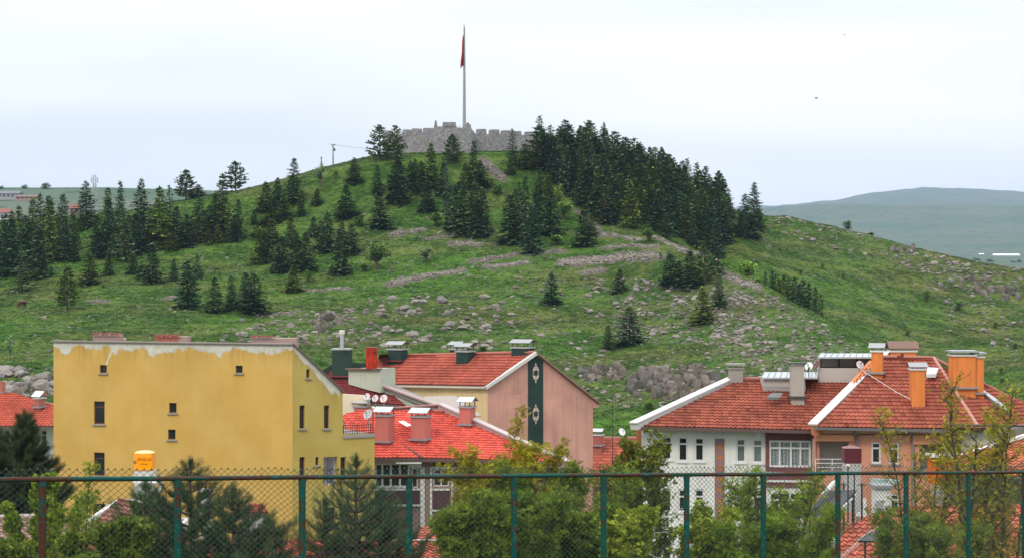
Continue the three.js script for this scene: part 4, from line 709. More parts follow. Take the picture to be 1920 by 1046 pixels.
function shell(parent, W, u0, u1, vt, depth, m, vb = 2) {          // the sides and back of a building whose front is W
  part('wall', W.lbox(u0 + .02, u0 + .3, vb, vt, -.302, -depth), m, parent); part('wall', W.lbox(u1 - .3, u1 - .02, vb, vt, -.302, -depth), m, parent); part('wall', W.lbox(u0 + .302, u1 - .302, vb, vt, -depth + .3, -depth), m, parent);
}
// ---------- the yellow building ----------
{
  const W = new Wall(99, 106.5, 548, 104), S = new Wall(548, 104.02, 642, 105.6), b = W.at(6, 2.5);
  const t = thing('apartment_building', 'tall plain yellow apartment building with peeling white plaster along its top', 'building', b);
  const vt = W.hit(99, 640)[1], RR = mulberry(5);
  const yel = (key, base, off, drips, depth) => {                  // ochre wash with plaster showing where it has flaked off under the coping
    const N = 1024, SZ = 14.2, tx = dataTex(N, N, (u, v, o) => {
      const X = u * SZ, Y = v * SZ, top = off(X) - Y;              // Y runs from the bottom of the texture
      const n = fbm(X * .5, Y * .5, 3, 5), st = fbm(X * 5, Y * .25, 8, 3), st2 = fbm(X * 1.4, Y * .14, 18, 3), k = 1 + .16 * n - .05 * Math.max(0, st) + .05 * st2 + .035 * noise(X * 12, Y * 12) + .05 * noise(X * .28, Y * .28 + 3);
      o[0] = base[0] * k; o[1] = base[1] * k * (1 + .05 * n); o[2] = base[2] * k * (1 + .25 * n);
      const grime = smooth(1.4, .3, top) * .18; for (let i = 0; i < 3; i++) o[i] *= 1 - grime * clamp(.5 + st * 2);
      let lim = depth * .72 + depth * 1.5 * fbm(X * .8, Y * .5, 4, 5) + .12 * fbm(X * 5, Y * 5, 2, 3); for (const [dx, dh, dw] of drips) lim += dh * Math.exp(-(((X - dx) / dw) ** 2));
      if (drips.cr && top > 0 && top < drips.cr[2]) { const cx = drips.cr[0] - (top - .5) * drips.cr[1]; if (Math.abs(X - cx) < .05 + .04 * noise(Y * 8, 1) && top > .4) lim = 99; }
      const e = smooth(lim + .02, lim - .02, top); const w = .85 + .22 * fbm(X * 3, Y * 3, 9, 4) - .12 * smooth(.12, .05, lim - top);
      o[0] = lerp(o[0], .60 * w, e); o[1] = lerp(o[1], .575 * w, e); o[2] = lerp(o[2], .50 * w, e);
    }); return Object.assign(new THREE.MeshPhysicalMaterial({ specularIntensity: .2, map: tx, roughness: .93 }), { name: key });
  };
  const toUV = (m, v1) => { m.map.repeat.set(1 / 14.2, 1 / 14.2); m.map.offset.set(0, -(v1 - 14.1) / 14.2); return m; };
  const vR = W.hit(548, 646)[1];
  const dr = [[.75, .45, .3], [3.7, .4, .22], [5.8, .45, .3], [6.3, .2, .3], [9.9, .4, .2]]; dr.cr = [3.5, .42, 1.35];
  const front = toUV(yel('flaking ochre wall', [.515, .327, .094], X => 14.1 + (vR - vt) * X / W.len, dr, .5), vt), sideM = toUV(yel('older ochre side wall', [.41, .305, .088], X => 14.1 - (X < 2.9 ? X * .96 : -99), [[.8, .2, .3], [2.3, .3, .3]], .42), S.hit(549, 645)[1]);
  const fr = [[186, 684, 199, 699], [441, 685, 454, 699], [175, 752, 195, 795], [316, 755, 330, 774], [314, 805, 328, 824], [175, 848, 195, 892], [175, 944, 196, 985]], frR = fr.map(r => W.rect(...r));
  const B = 2, L = W.hit(99, 640)[0], Rr = W.len;
  part('front_wall', W.extrude([[0, B], [Rr, B], [Rr, vR], [0, vt]], frR.map(hole), .3), front, t);
  fr.forEach((r, i) => win(t, W, ...r, r[3] - r[1] > 30 ? { trans: [.26], sill: concrete, mull: [] } : { sill: concrete, bars: .05 }));
  const sr = [[574, 692, 580, 708], [561, 760, 571, 803], [607, 760, 617, 803], [561, 857, 571, 900], [591, 857, 597, 872], [638, 857, 648, 900], [636, 951, 646, 975], [605, 952, 628, 985]], srR = sr.map(r => S.rect(...r)), rec = S.rect(606, 857, 632, 908);
  const p = S.poly([[548.4, 645], [642, 736], [642.5, 814], [702, 814]]);
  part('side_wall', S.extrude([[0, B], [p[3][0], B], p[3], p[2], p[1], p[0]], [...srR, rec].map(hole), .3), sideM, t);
  sr.forEach(r => win(t, S, ...r, { trans: r[3] - r[1] > 22 ? [.25] : [], mull: r[3] - r[1] > 30 ? [.5] : [], bars: .05, sill: concrete, deep: .16 }));
  part('balcony_recess', [S.lbox(rec.u0 - .1, rec.u1 + .1, rec.v0 - .1, rec.v1 + .1, -1.3, -1.4), S.lbox(rec.u0 - .1, rec.u0 - .004, rec.v0, rec.v1, -.302, -1.3), S.lbox(rec.u1 + .004, rec.u1 + .1, rec.v0, rec.v1, -.302, -1.3), S.lbox(rec.u0 - .1, rec.u1 + .1, rec.v0 - .1, rec.v0 - .004, -.302, -1.3)], mat('pale recess paint', [.6, .58, .62]), t);
  part('balcony_rail', [0, .25, .5, .75, 1].map(f => bar(S.at(lerp(rec.u0, rec.u1, f), rec.v0, .04), S.at(lerp(rec.u0, rec.u1, f), rec.v0 + .85, .04), .015)).concat(bar(S.at(rec.u0, rec.v0 + .85, .04), S.at(rec.u1, rec.v0 + .85, .04), .02)), dark, t);
  const c0 = W.at(-.12, vt + .06, -.12), c1 = W.at(Rr + .05, vR + .06, -.12); part('coping', beam(c0, c1, .5, .07), mat('coping metal', [.2, .16, .145], { roughness: .6 }), t);
  const s0 = S.at(0, p[0][1] + .07, -.1), s1 = S.at(p[1][0] + .1, p[1][1] + .04, -.1); part('verge', beam(s0, s1, .45, .09), mat('verge metal', [.11, .075, .07], { roughness: .6 }), t);
  // roof falling away to the back, rear walls
  const back = S.at(p[1][0], p[1][1] - .1, -.1), left = W.at(0, vt - .1, -.2), right = W.at(Rr, vR - .1, -.2), bl = left.clone().add(back.clone().sub(right));
  tiles(t, [bl.clone().add(new V3(0, 0, -4)).setY(bl.y - 1.4), back.clone().add(new V3(-.6, 0, -4)).setY(back.y - 1.4), right, left], [.22, .06, .04], { seed: 7 });
  shell(t, W, 0, Rr, p[1][1] - 2.3, 8, plaster('rear ochre', [.46, .29, .09]), B);
  // terrace with railing
  const ra = p[2][0], rb = p[3][0], rv = p[3][1]; part('terrace_floor', S.lbox(ra, rb, rv - .16, rv + .02, .06, -4), concrete, t);
  const g = []; for (let i = 0; i <= 13; i++) g.push(bar(S.at(lerp(ra + .05, rb - .08, i / 13), rv, -.05), S.at(lerp(ra + .05, rb - .08, i / 13), rv + .62, -.05), i % 6 === 0 ? .03 : .014, 5)); for (const h of [.08, .22, .42, .58]) g.push(bar(S.at(ra, rv + h, -.05), S.at(rb - .08, rv + h, -.05), .016, 5)); g.push(bar(S.at(rb - .08, rv, -.05), S.at(rb - .08, rv + 1.35, -.05), .03, 5)); part('terrace_railing', g, mat('brown railing', [.055, .03, .026]), t);
  const stack = plaster('bare rendered stack', [.33, .235, .21]), lid = mat('stack tiles', [.22, .07, .045]);
  for (const [x0, x1, y, tl] of [[173, 223, 627, 1], [290, 334, 630, 1], [334, 351, 631, 0], [470, 509, 632, 1], [509, 555, 634, 0]]) { const o = chimney(t, x0, x1, y, 648, 107.2, tl === 1 && x0 === 290 ? plaster('stained red stack', [.36, .13, .10]) : stack, { cap: 'none', collar: null, skirt: null, dep: 1.1 }); if (tl) { const gg = []; for (let i = 0; i < 6; i++) { const a = P(lerp(x0 - 2, x1 + 2, i / 6), y, 107.0), e = P(lerp(x0 - 2, x1 + 2, (i + 1) / 6), y, 107.0); gg.push(bar(a.setY(a.y + .03), new V3(e.x, a.y + .03 + .03 * (i % 2), e.z), .055, 6)); } part('lid_tiles', gg, lid, o); } }
  dish(690, 777, 108, 10, -.5, 'large grey satellite dish standing behind the brown terrace railing', mat('dish grey', [.4, .39, .39], { roughness: .5 }), 26);
}
// ---------- the pink building with the bright red roof ----------
{
  const d0 = 111, W = new Wall(700, 111.9, 1062, 112.4), t = thing('apartment_building', 'pink building with bright red tiled roof and maroon balcony panels', 'building', W.at(5, 2.5)), red = [.52, .085, .06], pinkW = plaster('pink render', [.44, .24, .225]), pinkC = plaster('salmon stack render', [.46, .15, .125]), maroon = mat('maroon cladding', [.075, .028, .035], { roughness: .5 });
  const eL = P(664, 859, d0), eR = P(1052, 866, d0 + .4), rR = P(838, 772, 117.5), rL = P(703, 772, 117.5), vR = P(1060, 866, d0);
  tiles(t, [P(788, 858.5, d0 + .1), eR, rR, P(706, 772, 117.5)], red, { seed: 11, vary: .35, w: .27, c: .34 });
  tiles(t, [eL, P(788, 858.5, d0 + .1), P(706, 772, 117.5), P(640, 772, 116.5)], red.map(v => v * 1.04), { seed: 12, vary: .35, w: .27, c: .34 });
  ridge(t, [716, 812, 114.6], [792, 858, d0 - .05], [.12, .05, .04], .1); ridge(t, [668, 771.5, 117.6], [838, 771.5, 117.6], [.36, .07, .05], .12);
  for (const [x0, x1, y0, y1] of [[700, 721, 859, 866]]) part('gutter', beam(P(690, 859.5, d0 - .1), P(1055, 868, d0 + .3), .16, .12), gutter, t);
  // parapet running down the right edge
  part('parapet', beam(P(826, 757, 118), P(1064, 866, d0 + .2), .35, .75), plaster('stained parapet', [.36, .27, .265]), t); part('parapet_cap', beam(P(826, 755.5, 117.95), P(1066, 864.5, d0 + .15), .5, .09), mat('pale capping', [.42, .37, .37]), t);
  part('back_parapet', beam(P(690, 767, 118.2), P(828, 758, 118.2), .3, 1.3), plaster('stained parapet'), t); part('parapet_cap', beam(P(688, 766, 118.1), P(829, 757, 118.1), .42, .08), mat('pink capping', [.36, .16, .15]), t);
  const wv = W.hit(705, 866)[1], rects = [[702, 868, 768, 914], [772, 878, 783, 914], [812, 866, 846, 874.5], [812, 880, 842, 912], [886, 866, 918, 874.5], [886, 880, 916, 912], [812, 966, 842, 996], [886, 966, 916, 996], [960, 880, 990, 912], [960, 966, 990, 996]], RC = rects.map(r => W.rect(...r));
  part('front_wall', W.extrude([[-1.2, 2], [W.len + .3, 2], [W.len + .3, wv], [-1.2, wv]], RC.map(hole), .3), pinkW, t); shell(t, W, -1.2, W.len + .3, wv - .1, 9, pinkW);
  win(t, W, ...rects[0], { mull: [.22, .46, .72], frame: white, bars: .12, deep: .02 }); win(t, W, ...rects[1], { frame: white, bars: .06, deep: .04 });
  for (const i of [2, 4]) { part('vent', W.box(RC[i], -.2, -.28), dark, t); part('lintel', W.lbox(RC[i].u0 - .08, RC[i].u1 + .1, RC[i].v0 - .16, RC[i].v0 - .004, .08, -.02), white, t); }
  for (const i of [3, 5, 8, 6, 7, 9]) win(t, W, ...rects[i], { frame: white, mull: [.5], trans: [.28], bars: .08, curtain: i === 6 ? blind : undefined });
  part('gable_panel', W.box(W.rect(768, 868, 790, 877), .03, -.02), white, t); part('gable_panel', W.box(W.rect(700, 862.5, 772, 867), .06, -.05), white, t);
  const panel = (x0, y0, x1, y1) => { const r = W.rect(x0, y0, x1, y1), o = part('balcony_panel', W.box(r, .14, .02), maroon, t), g = []; for (let k = 1; k < 9; k++) g.push(W.lbox(r.u0, r.u1, r.v0 + r.h * k / 9 - .012, r.v0 + r.h * k / 9 + .012, .16, .1)); part('panel_ribs', g, mat('maroon ribs', [.10, .04, .048]), o); part('ledge', W.lbox(r.u0 - .05, r.u1 + .05, r.v0 - .1, r.v0 - .003, .2, .01), white, o); part('ledge', W.lbox(r.u0 - .05, r.u1 + .05, r.v1 + .003, r.v1 + .1, .2, .01), white, o); };
  panel(700, 919, 786, 945); panel(812, 919, 842, 955); panel(886, 919, 916, 957); panel(960, 919, 990, 957);
  for (const x of [789, 806, 846, 881]) part('pilaster', W.box(W.rect(x - (x === 789 ? 1 : 0), 876, x + (x === 789 ? 7 : 4), 1046), .1, -.02), white, t);
  part('downpipe', [beam(P(742, 866, d0), P(790, 866, d0), .1, .1), bar(P(790, 866, d0), P(793, 862, d0), .05)], white, t);
  part('lower_wall', W.box(W.rect(736, 951, 762, 985), .06, -.02), mat('dim maroon wall', [.16, .075, .075]), t);
  const co = { collar: mat('collar grey', [.28, .27, .27]), sheet: zinc, yaw: -.32, dep: 1.0, legs: .2, rise: .55 };
  chimney(t, 704, 737, 781, 829, 112.6, pinkC, co); chimney(t, 771, 806, 783, 825, 113.0, pinkC, co); chimney(t, 862, 890, 765, 797, 115.6, pinkC, { ...co, legs: .3 }); chimney(t, 664, 694, 764, 777, 117.8, pinkC, { ...co, below: .5 });
  const hatch = new Soup(); { const a = P(746, 793, 115.3), b = P(757, 792, 115.4), c = P(772, 801, 114.7), d = P(762, 803, 114.6); for (const q of [a, b, c, d]) { q.y += .12; } hatch.quad(a.toArray(), d.toArray(), c.toArray(), b.toArray()); } part('roof_hatch', hatch.geo(), white, t);
}
// ---------- house with the green striped gable, and its neighbours ----------
{
  const G = new Wall(914, 128, 1112, 132.5), C = new Wall(700, 133.4, 914, 128), t = thing('apartment_building', 'dusty pink gable house with a dark green stripe and stylised motifs', 'building', G.at(3, 2.5)), pink = plaster('dusty pink gable', [.50, .27, .215], { mott: .22, streak: .2 }), cream = plaster('cream side wall', [.56, .42, .235], { streak: .2 }), green = plaster('dark green paint', [.026, .048, .042], { mott: .2 });
  const gp = G.poly([[914, 722], [1003, 663], [1112, 748]]), x1 = gp[2][0];
  part('gable_wall', G.extrude([[0, 2], [x1, 2], gp[2], gp[1], gp[0]], [], .35), pink, t);
  const s0 = G.hit(990, 672)[0], s1 = G.hit(1018, 674)[0], st = [[s0, G.hit(990, 838)[1]], [s1, G.hit(1018, 838)[1]], [s1, G.hit(1018, 676)[1]], [(s0 + s1) / 2, G.hit(1003, 667)[1]], [s0, G.hit(990, 673)[1]]];
  part('green_stripe', G.extrude(st, [], .05, .045), green, t);
  const cream2 = mat('motif cream', [.55, .43, .36]);
  for (const [cy, h] of [[699, 19.5], [776, 19.5]]) {              // a tall lozenge of arrow heads and slanted bars
    const [u, v] = G.hit(1004, cy), k = G.hit(1004, cy - h)[1] - v, sh = []; const tri = (...p) => { sh.push(G.extrude(p.map(([a, b]) => [u + a * k, v + b * k]), [], .02, .066)); };
    for (const q of [1, -1]) {
      tri(...(q > 0 ? [[-.08, .74], [.08, .74], [0, 1]] : [[-.08, -.74], [0, -1], [.08, -.74]])); tri([-.03, q * .66], [.03, q * .66], [.03, q * .74], [-.03, q * .74]);
      for (const m of [-1, 1]) { tri([m * .05, q * .64], [m * .16, q * .64], [m * .34, q * .3], [m * .34, q * .22], [m * .16, q * .22]); tri([m * .22, q * .05], [m * .34, q * .05], [m * .34, q * .13], [m * .22, q * .13]); }
      tri([-.045, q * .24], [.045, q * .24], [.045, q * .56], [-.045, q * .56]);
    }
    part('motif', sh, cream2, t);
  }
  const cv = C.hit(912, 723)[1]; part('side_wall', C.extrude([[0, 2], [C.len, 2], [C.len, cv], [0, cv + .0]], [], .3), cream, t);
  const red = [.28, .068, .046];
  const eL = P(700, 719.5, 132.9), eR = G.at(-.25, gp[0][1] - .02, .1), rR = G.at(gp[1][0], gp[1][1] + .05, -.05), rL = P(712, 668, 137.2);
  tiles(t, [eL, eR, rR, rL], red, { seed: 21, vary: .4, w: .3, c: .38 }); ridge(t, rL.clone().setY(rL.y + .05), rR.clone().setY(rR.y + .06), [.34, .11, .08], .12);
  const bR = G.at(x1 + .5, gp[2][1] - .3, -.1), bk = rL.clone().sub(rR); tiles(t, [bR, bR.clone().add(bk), rR.clone().add(bk), rR], red, { seed: 22 });
  part('verge', beam(G.at(-.3, gp[0][1] - .08, .12), G.at(gp[1][0], gp[1][1] + .16, .12), .3, .22), whiteTrim, t); part('verge', beam(G.at(gp[1][0], gp[1][1] + .16, .12), G.at(x1 + .55, gp[2][1] - .28, .12), .3, .12), mat('brown verge', [.20, .12, .085]), t);
  part('soffit', G.extrude([[x1 - .05, gp[2][1] - .05], [x1 - .05, gp[2][1] - .62], [x1 + .45, gp[2][1] - .62], [x1 + .45, gp[2][1] - .4]], [], .5, .06), pink, t);
  part('eaves_board', beam(eL.clone().add(new V3(0, -.06, .1)), eR.clone().add(new V3(0, -.06, .1)), .14, .13), mat('pale eaves', [.42, .36, .31]), t);
  shell(t, G, 0, x1, gp[0][1] - 1.6, 9, pink);
  const gc = { collar: mat('grey collar', [.3, .31, .3]), sheet: zincDull, yaw: -.45, dep: 1.0, skirt: mat('red flashing', [.14, .02, .025]), legs: .3 };
  chimney(t, 727, 762, 656, 677, 134.8, green, gc); chimney(t, 856, 888, 660, 691, 131.8, green, gc); chimney(t, 844, 870, 656, 668, 138.5, green, gc); chimney(t, 960, 1001, 653, 680, 130.5, green, gc);
}
{
  const t = thing('apartment_building', 'low house with mint parapet and dark red tiles behind the yellow building', 'building', P(700, 760, 128)), mint = plaster('pale mint render', [.42, .45, .37]), cream = mat('cream parapet', [.62, .56, .42]), dk = plaster('dark green stack', [.03, .05, .042]);
  const M = new Wall(653, 122, 712, 120.5); part('wall', M.extrude(M.poly([[653, 691], [712, 691], [712, 736], [690, 731], [653, 720]]), [], 1.6), mint, t); part('coping', beam(M.at(-.1, M.hit(653, 690)[1], .05), M.at(M.len + .1, M.hit(712, 690)[1], .05), .4, .08), mat('brown coping', [.15, .08, .07]), t);
  const S2 = new Wall(710, 121.2, 816, 119.4); part('sloped_wall', S2.extrude(S2.poly([[710, 719], [816, 757], [816, 766], [700, 770], [710, 735]]), [], .4), mint, t); part('coping', beam(S2.at(...S2.hit(708, 717), .05), S2.at(...S2.hit(818, 757), .05), .5, .1), mat('pinkish coping', [.33, .24, .23]), t);
  part('lean_to', [beam(P(712, 719, 122.5), P(806, 757, 120.6), 2.2, .06)], mat('weathered sheet', [.2, .17, .16]), t);
  const r = [.17, .032, .03]; tiles(t, [[618, 748, 119], [760, 760, 119], [712, 722, 122.6], [628, 718, 122.6]], r, { seed: 31, vary: .3, w: .3, c: .38 });
  tiles(t, [[600, 722, 130], [665, 722, 130], [665, 690, 133], [620, 698, 133]], r, { seed: 33, vary: .3, w: .3, c: .38 });
  part('parapet', [beam(P(636, 738, 118.2), P(690, 741, 118), .3, 1.4), beam(P(690, 741, 118), P(694, 758, 118), .3, 1)], cream, t);
  part('wall', bx(11, 12, 8, P(680, 760, 124).x, P(680, 770, 124).y - 6, -124), cream, t);
  chimney(t, 622, 657, 656, 706, 131, dk, { cap: 'none', collar: mat('grey collar'), yaw: -.12, dep: 1.2, skirt: mat('red flashing') });
  const a = P(640.5, 655, 130.5), b = P(640.5, 624, 130.5); part('flue', bar(a, b, .13, 12), mat('steel flue', [.6, .6, .62], { metalness: .8, roughness: .3 }), t); const fc = part('flue_cap', [cyl(.2, .2, .14, b.x, b.y + .12, b.z, 14), cyl(.21, .21, .08, b.x, b.y - .02, b.z, 14)], white, t); part('cap_band', cyl(.205, .205, .08, b.x, b.y + .02, b.z, 14), mat('red band', [.3, .02, .04]), fc);
  part('parapet', [beam(P(604, 694, 133), P(624, 682, 133), .3, 1.2), beam(P(656, 679, 134), P(690, 681, 134), .3, .9)], dk, t);
  part('ridge_gable', (() => { const s = new Soup(), q = (x, y, d) => P(x, y, d).toArray(); s.quad(q(706, 668, 134), q(717, 656, 134), q(717, 656, 138), q(706, 668, 138)); s.quad(q(717, 656, 134), q(727, 664, 134), q(727, 664, 138), q(717, 656, 138)); return s.geo(); })(), zinc, t);
  const T = P(696, 653, 120.6), t2 = thing('oil_drum', 'rusty bright red metal tank standing on the mint parapet', 'tank', P(696, 691, 120.6));
  part('body', bx(20 / F * 120.6, 38 / F * 120.6, .7, P(696, 0, 120.6).x, P(0, 672, 120.6).y, -120.9), plaster('rusty red tank', [.36, .035, .018], { mott: .5, streak: .5, scale: 2 }), t2); part('lid', bx(.74, .06, .76, P(696, 0, 120.6).x, T.y + .034, -120.9), mat('rust lid', [.2, .03, .02]), t2); part('valve', cyl(.06, .06, .16, P(703, 0, 120.6).x, P(0, 660, 120.6).y, -120.5, 8), dark, t2);
  dish(688, 744, 117.6, 7, -.45, 'leftmost of the three small satellite dishes before the dark red tiles', mat('dish pale', [.55, .5, .5], { roughness: .5 })); dish(703.5, 747, 117.6, 7, -.4, 'middle one of the three small satellite dishes before the dark red tiles', mat('dish pale')); dish(719.5, 747.5, 117.5, 8, -.35, 'rightmost of the three small satellite dishes before the dark red tiles', mat('dish pale'), 18);
  part('lean_to_sheet', beam(P(822, 742, 121.5), P(872, 780, 118.5), 2.4, .06), mat('pale asbestos sheet', [.3, .26, .23]), t);
}
// ---------- small red roof in the gap ----------
{
  const t = thing('village_house', 'small house with plain red roof in the gap left of the white house', 'building', P(1160, 905, 150));
  tiles(t, [[1090, 905, 145], [1215, 905, 145], [1215, 822, 150], [1108, 822, 150]], [.30, .075, .05], { seed: 41, w: .3, c: .4 }); ridge(t, [1108, 821.5, 150], [1215, 821.5, 150], [.3, .1, .08]);
  part('wall', bx(5, 8, 4, P(1155, 0, 148).x, P(0, 905, 148).y - 4.1, -148), plaster('dull pink wall', [.36, .2, .17]), t);
  chimney(t, 1112, 1132, 817, 836, 148, plaster('red stack', [.33, .11, .09]), { sheet: zinc, collar: whiteTrim, legs: .25, yaw: -.3 });
  dish(1166, 810, 149.5, 7.5, .5, 'white satellite dish above the small red roof in the gap', mat('dish white', [.62, .62, .62], { roughness: .5 }), 18);
  const m = thing('antenna_mast', 'thin dark antenna mast rising beside the small red roof', 'mast', P(1149, 890, 120)); part('pole', bar(P(1149, 890, 120), P(1148.5, 737, 120), .035, 6, .02), dark, m); part('stay_ring', cyl(.09, .09, .06, P(1149, 836, 120).x, P(1149, 836, 120).y, -120, 8), dark, m);
}
// ---------- far left house ----------
{
  const d = 140, t = thing('village_house', 'house with red roof at the left edge behind the dark pine', 'building', P(40, 800, d)), W = new Wall(-60, d, 130, d - 1);
  tiles(t, [[-60, 799, 137], [115, 799, 136], [115, 764, 139.5], [22, 742, 143], [-60, 735, 143]], [.36, .075, .045], { seed: 51, w: .3, c: .38, vary: .3 }); ridge(t, [-60, 733, 143], [22, 741, 143], [.4, .16, .12]); ridge(t, [22, 741, 143], [118, 763, 139.4], [.42, .2, .16], .11);
  part('wall', W.lbox(0, 7.4, 2, P(0, 801, 138).y, 0, -6), white, t); for (const x of [6, 76]) win(t, W, x, 806, x + 12, 838, { frame: white, trans: [.3], deep: -.06 });
  chimney(t, 63, 78, 748, 764, 139, plaster('red white stack', [.32, .13, .11]), { sheet: white, collar: whiteTrim, legs: .1, yaw: -.3, rise: .8 }); chimney(t, -8, 3, 716, 736, 143, plaster('stained red stack'), { sheet: dark, collar: null });
}
// ---------- the white building ----------
{
  const W = new Wall(1203, 103.6, 1527, 102.6), t = thing('apartment_building', 'white pebble dashed building with red roof and ornamental brown tile strip', 'building', W.at(4, 2.5)), wh = plaster('white pebble dash', [.66, .655, .63], { speck: .22, streak: .14 }), red = [.225, .062, .038];
  const ev = W.hit(1203, 803)[1], up = [[1241, 818, 1260, 862], [1272, 819, 1290, 865], [1303, 820, 1321, 865], [1381, 822, 1399, 867], [1412, 823, 1431, 868]], lo = up.map(([a, , c]) => [a, 917, c, 960]), lo2 = up.map(([a, , c]) => [a, 1014, c, 1058]), all = [...up, ...lo, ...lo2], bay = [1443, 825, 1521, 876], bay2 = [1443, 922, 1521, 975];
  part('front_wall', W.extrude([[0, 2], [W.len, 2], [W.len, ev - .1], [0, ev]], [...all, bay, bay2].map(r => hole(W.rect(...r))), .3), wh, t); shell(t, W, 0, W.len, ev - .3, 10, wh);
  up.forEach((r, i) => win(t, W, ...r, { frame: white, trans: [.29], bars: .09, curtain: i < 3 ? darkLace : blind, sill: white, deep: .06 })); lo.forEach((r, i) => win(t, W, ...r, { frame: white, trans: [.33], bars: .09, sill: white, deep: .06, curtain: i === 1 ? darkLace : undefined })); lo2.forEach(r => win(t, W, ...r, { frame: white, trans: [.33], bars: .09, sill: white, deep: .06 }));
  { // ornamental tile strip, flat print of lozenges
    const cv = document.createElement('canvas'); cv.width = 128; cv.height = 1024; const c = cv.getContext('2d'); c.fillStyle = '#8a6f70'; c.fillRect(0, 0, 128, 1024);
    for (let k = -1; k < 9; k++) { const y = k * 120 + 40; c.fillStyle = '#a8693c'; c.beginPath(); c.moveTo(64, y); c.lineTo(112, y + 60); c.lineTo(64, y + 120); c.lineTo(16, y + 60); c.fill(); c.strokeStyle = '#6d6c92'; c.lineWidth = 9; c.beginPath(); c.moveTo(64, y); c.lineTo(118, y + 60); c.lineTo(64, y + 120); c.lineTo(10, y + 60); c.closePath(); c.stroke(); c.fillStyle = '#c07f44'; c.beginPath(); c.arc(64, y + 60, 17, 0, 7); c.fill(); c.fillStyle = '#8f4c30'; c.fillRect(61, y + 30, 6, 60); c.fillStyle = '#9a5a3a'; for (const x of [4, 124]) { c.beginPath(); c.moveTo(x, y - 26); c.lineTo(x - 26, y); c.lineTo(x, y + 26); c.lineTo(x + 26, y); c.fill(); } }
    const tx = new THREE.CanvasTexture(cv); tx.colorSpace = THREE.SRGBColorSpace; part('ornament_strip', W.box(W.rect(1341, 822, 1359, 992), .03, -.02), Object.assign(new THREE.MeshPhysicalMaterial({ specularIntensity: .2, map: tx, roughness: .6 }), { name: 'ornamental tiles' }), t);
  }
  const mos = plaster('maroon mosaic', [.17, .07, .075], { speck: .9, mott: .15, scale: 6 }), rb = W.rect(1436, 808, 1527, 900), hb = W.rect(...bay), rb2 = W.rect(1436, 905, 1527, 925);
  part('mosaic_bay', W.extrude([[rb.u0, W.hit(1436, 912)[1]], [rb.u1, W.hit(1436, 912)[1]], [rb.u1, ev - .15], [rb.u0, ev - .12]], [hole(hb)], .12, .12), mos, t);
  win(t, W, ...bay, { frame: white, mull: [.25, .52, .75], trans: [.29], bars: .1, curtain: lace, deep: -.06 }); win(t, W, ...bay2, { frame: white, mull: [.25, .5, .75], trans: [.29], bars: .1, deep: 0 });
  part('ledge', W.lbox(rb.u0 - .03, rb.u1, W.hit(1436, 888)[1], W.hit(1436, 884)[1], .2, .122), white, t); part('ledge', W.lbox(rb.u0 - .03, rb.u1, W.hit(1436, 903)[1], W.hit(1436, 899)[1], .2, .122), white, t);
  part('corner_pilaster', W.lbox(-.28, -.004, 2, ev - .02, -.02, -.6), plaster('brick red corner', [.34, .12, .07]), t);
  const eL = P(1195, 799, 102.6), eR = P(1530, 807, 101.7), rR = P(1640, 713, 109), rL = P(1366, 711, 109);
  tiles(t, [eL, eR, rR, rL], red, { seed: 61, vary: .5, w: .25, c: .42 }); ridge(t, rL.clone().add(new V3(0, .04, 0)), rR.clone().add(new V3(0, .04, 0)), [.3, .13, .1]);
  part('gutter', beam(P(1192, 799.5, 102.5), P(1530, 807.5, 101.6), .18, .16), gutter, t); part('soffit', W.lbox(0, W.len, ev - .03, ev + .12, .8, -.2), mat('brown boards', [.07, .04, .035]), t);
  part('verge_wall', beam(P(1188, 794, 102.3), P(1372, 708.5, 109.2), .5, .35), whiteTrim, t); part('verge_cap', beam(P(1187, 791.5, 102.2), P(1373, 706, 109.2), .56, .07), mat('verge cap white', [.55, .54, .52]), t); part('verge_flashing', beam(P(1197, 797.5, 102.6), P(1376, 712, 109), .45, .1), lead, t);
  chimney(t, 1369, 1394, 692, 716, 108.6, concrete, { cap: 'slab', collar: concrete, sheet: mat('old slab', [.24, .22, .2]), dep: .8, skirt: null });
  chimney(t, 1485, 1509, 686, 745, 105.2, plaster('pale grey stack', [.36, .32, .285]), { cap: 'flat', collar: null, sheet: dark, dep: .75, skirt: mat('dark flashing', [.05, .045, .045]) });
  // dormers with standing seam sheet roofs
  const dormer = (x0, x1, y0, y1, d, dep, sx0, sx1, sy0, sy1, sd, sd2, n) => { const a = P(x0, y0, d), b = P(x1, y1, d), o = part('dormer', bx(b.x - a.x, a.y - b.y + 1, dep, (a.x + b.x) / 2, (a.y + b.y - 1) / 2, a.z - dep / 2), plaster('pale dormer render', [.42, .385, .355]), t), p = [P(sx0, sy1, sd), P(sx1, sy1, sd), P(sx1, sy0, sd2), P(sx0 + 6, sy0, sd2)], g = new Soup(); g.quad(...p.map(v => v.toArray())); g.quad(...p.map(v => [v.x, v.y - .05, v.z])); part('sheet_roof', [g.geo(), beam(p[0], p[1], .04, .09)], zinc, o); const r = []; for (let i = 0; i <= n; i++) r.push(beam(p[0].clone().lerp(p[1], i / n).add(new V3(0, .035, 0)), p[3].clone().lerp(p[2], i / n).add(new V3(0, .035, 0)), .035, .05)); part('seams', r, mat('seam grey', [.16, .17, .18], { metalness: .3, roughness: .5 }), o); return o; };
  dormer(1433, 1511, 708.5, 722, 107.2, 2.4, 1428, 1534, 697, 707.5, 107, 109.5, 9);
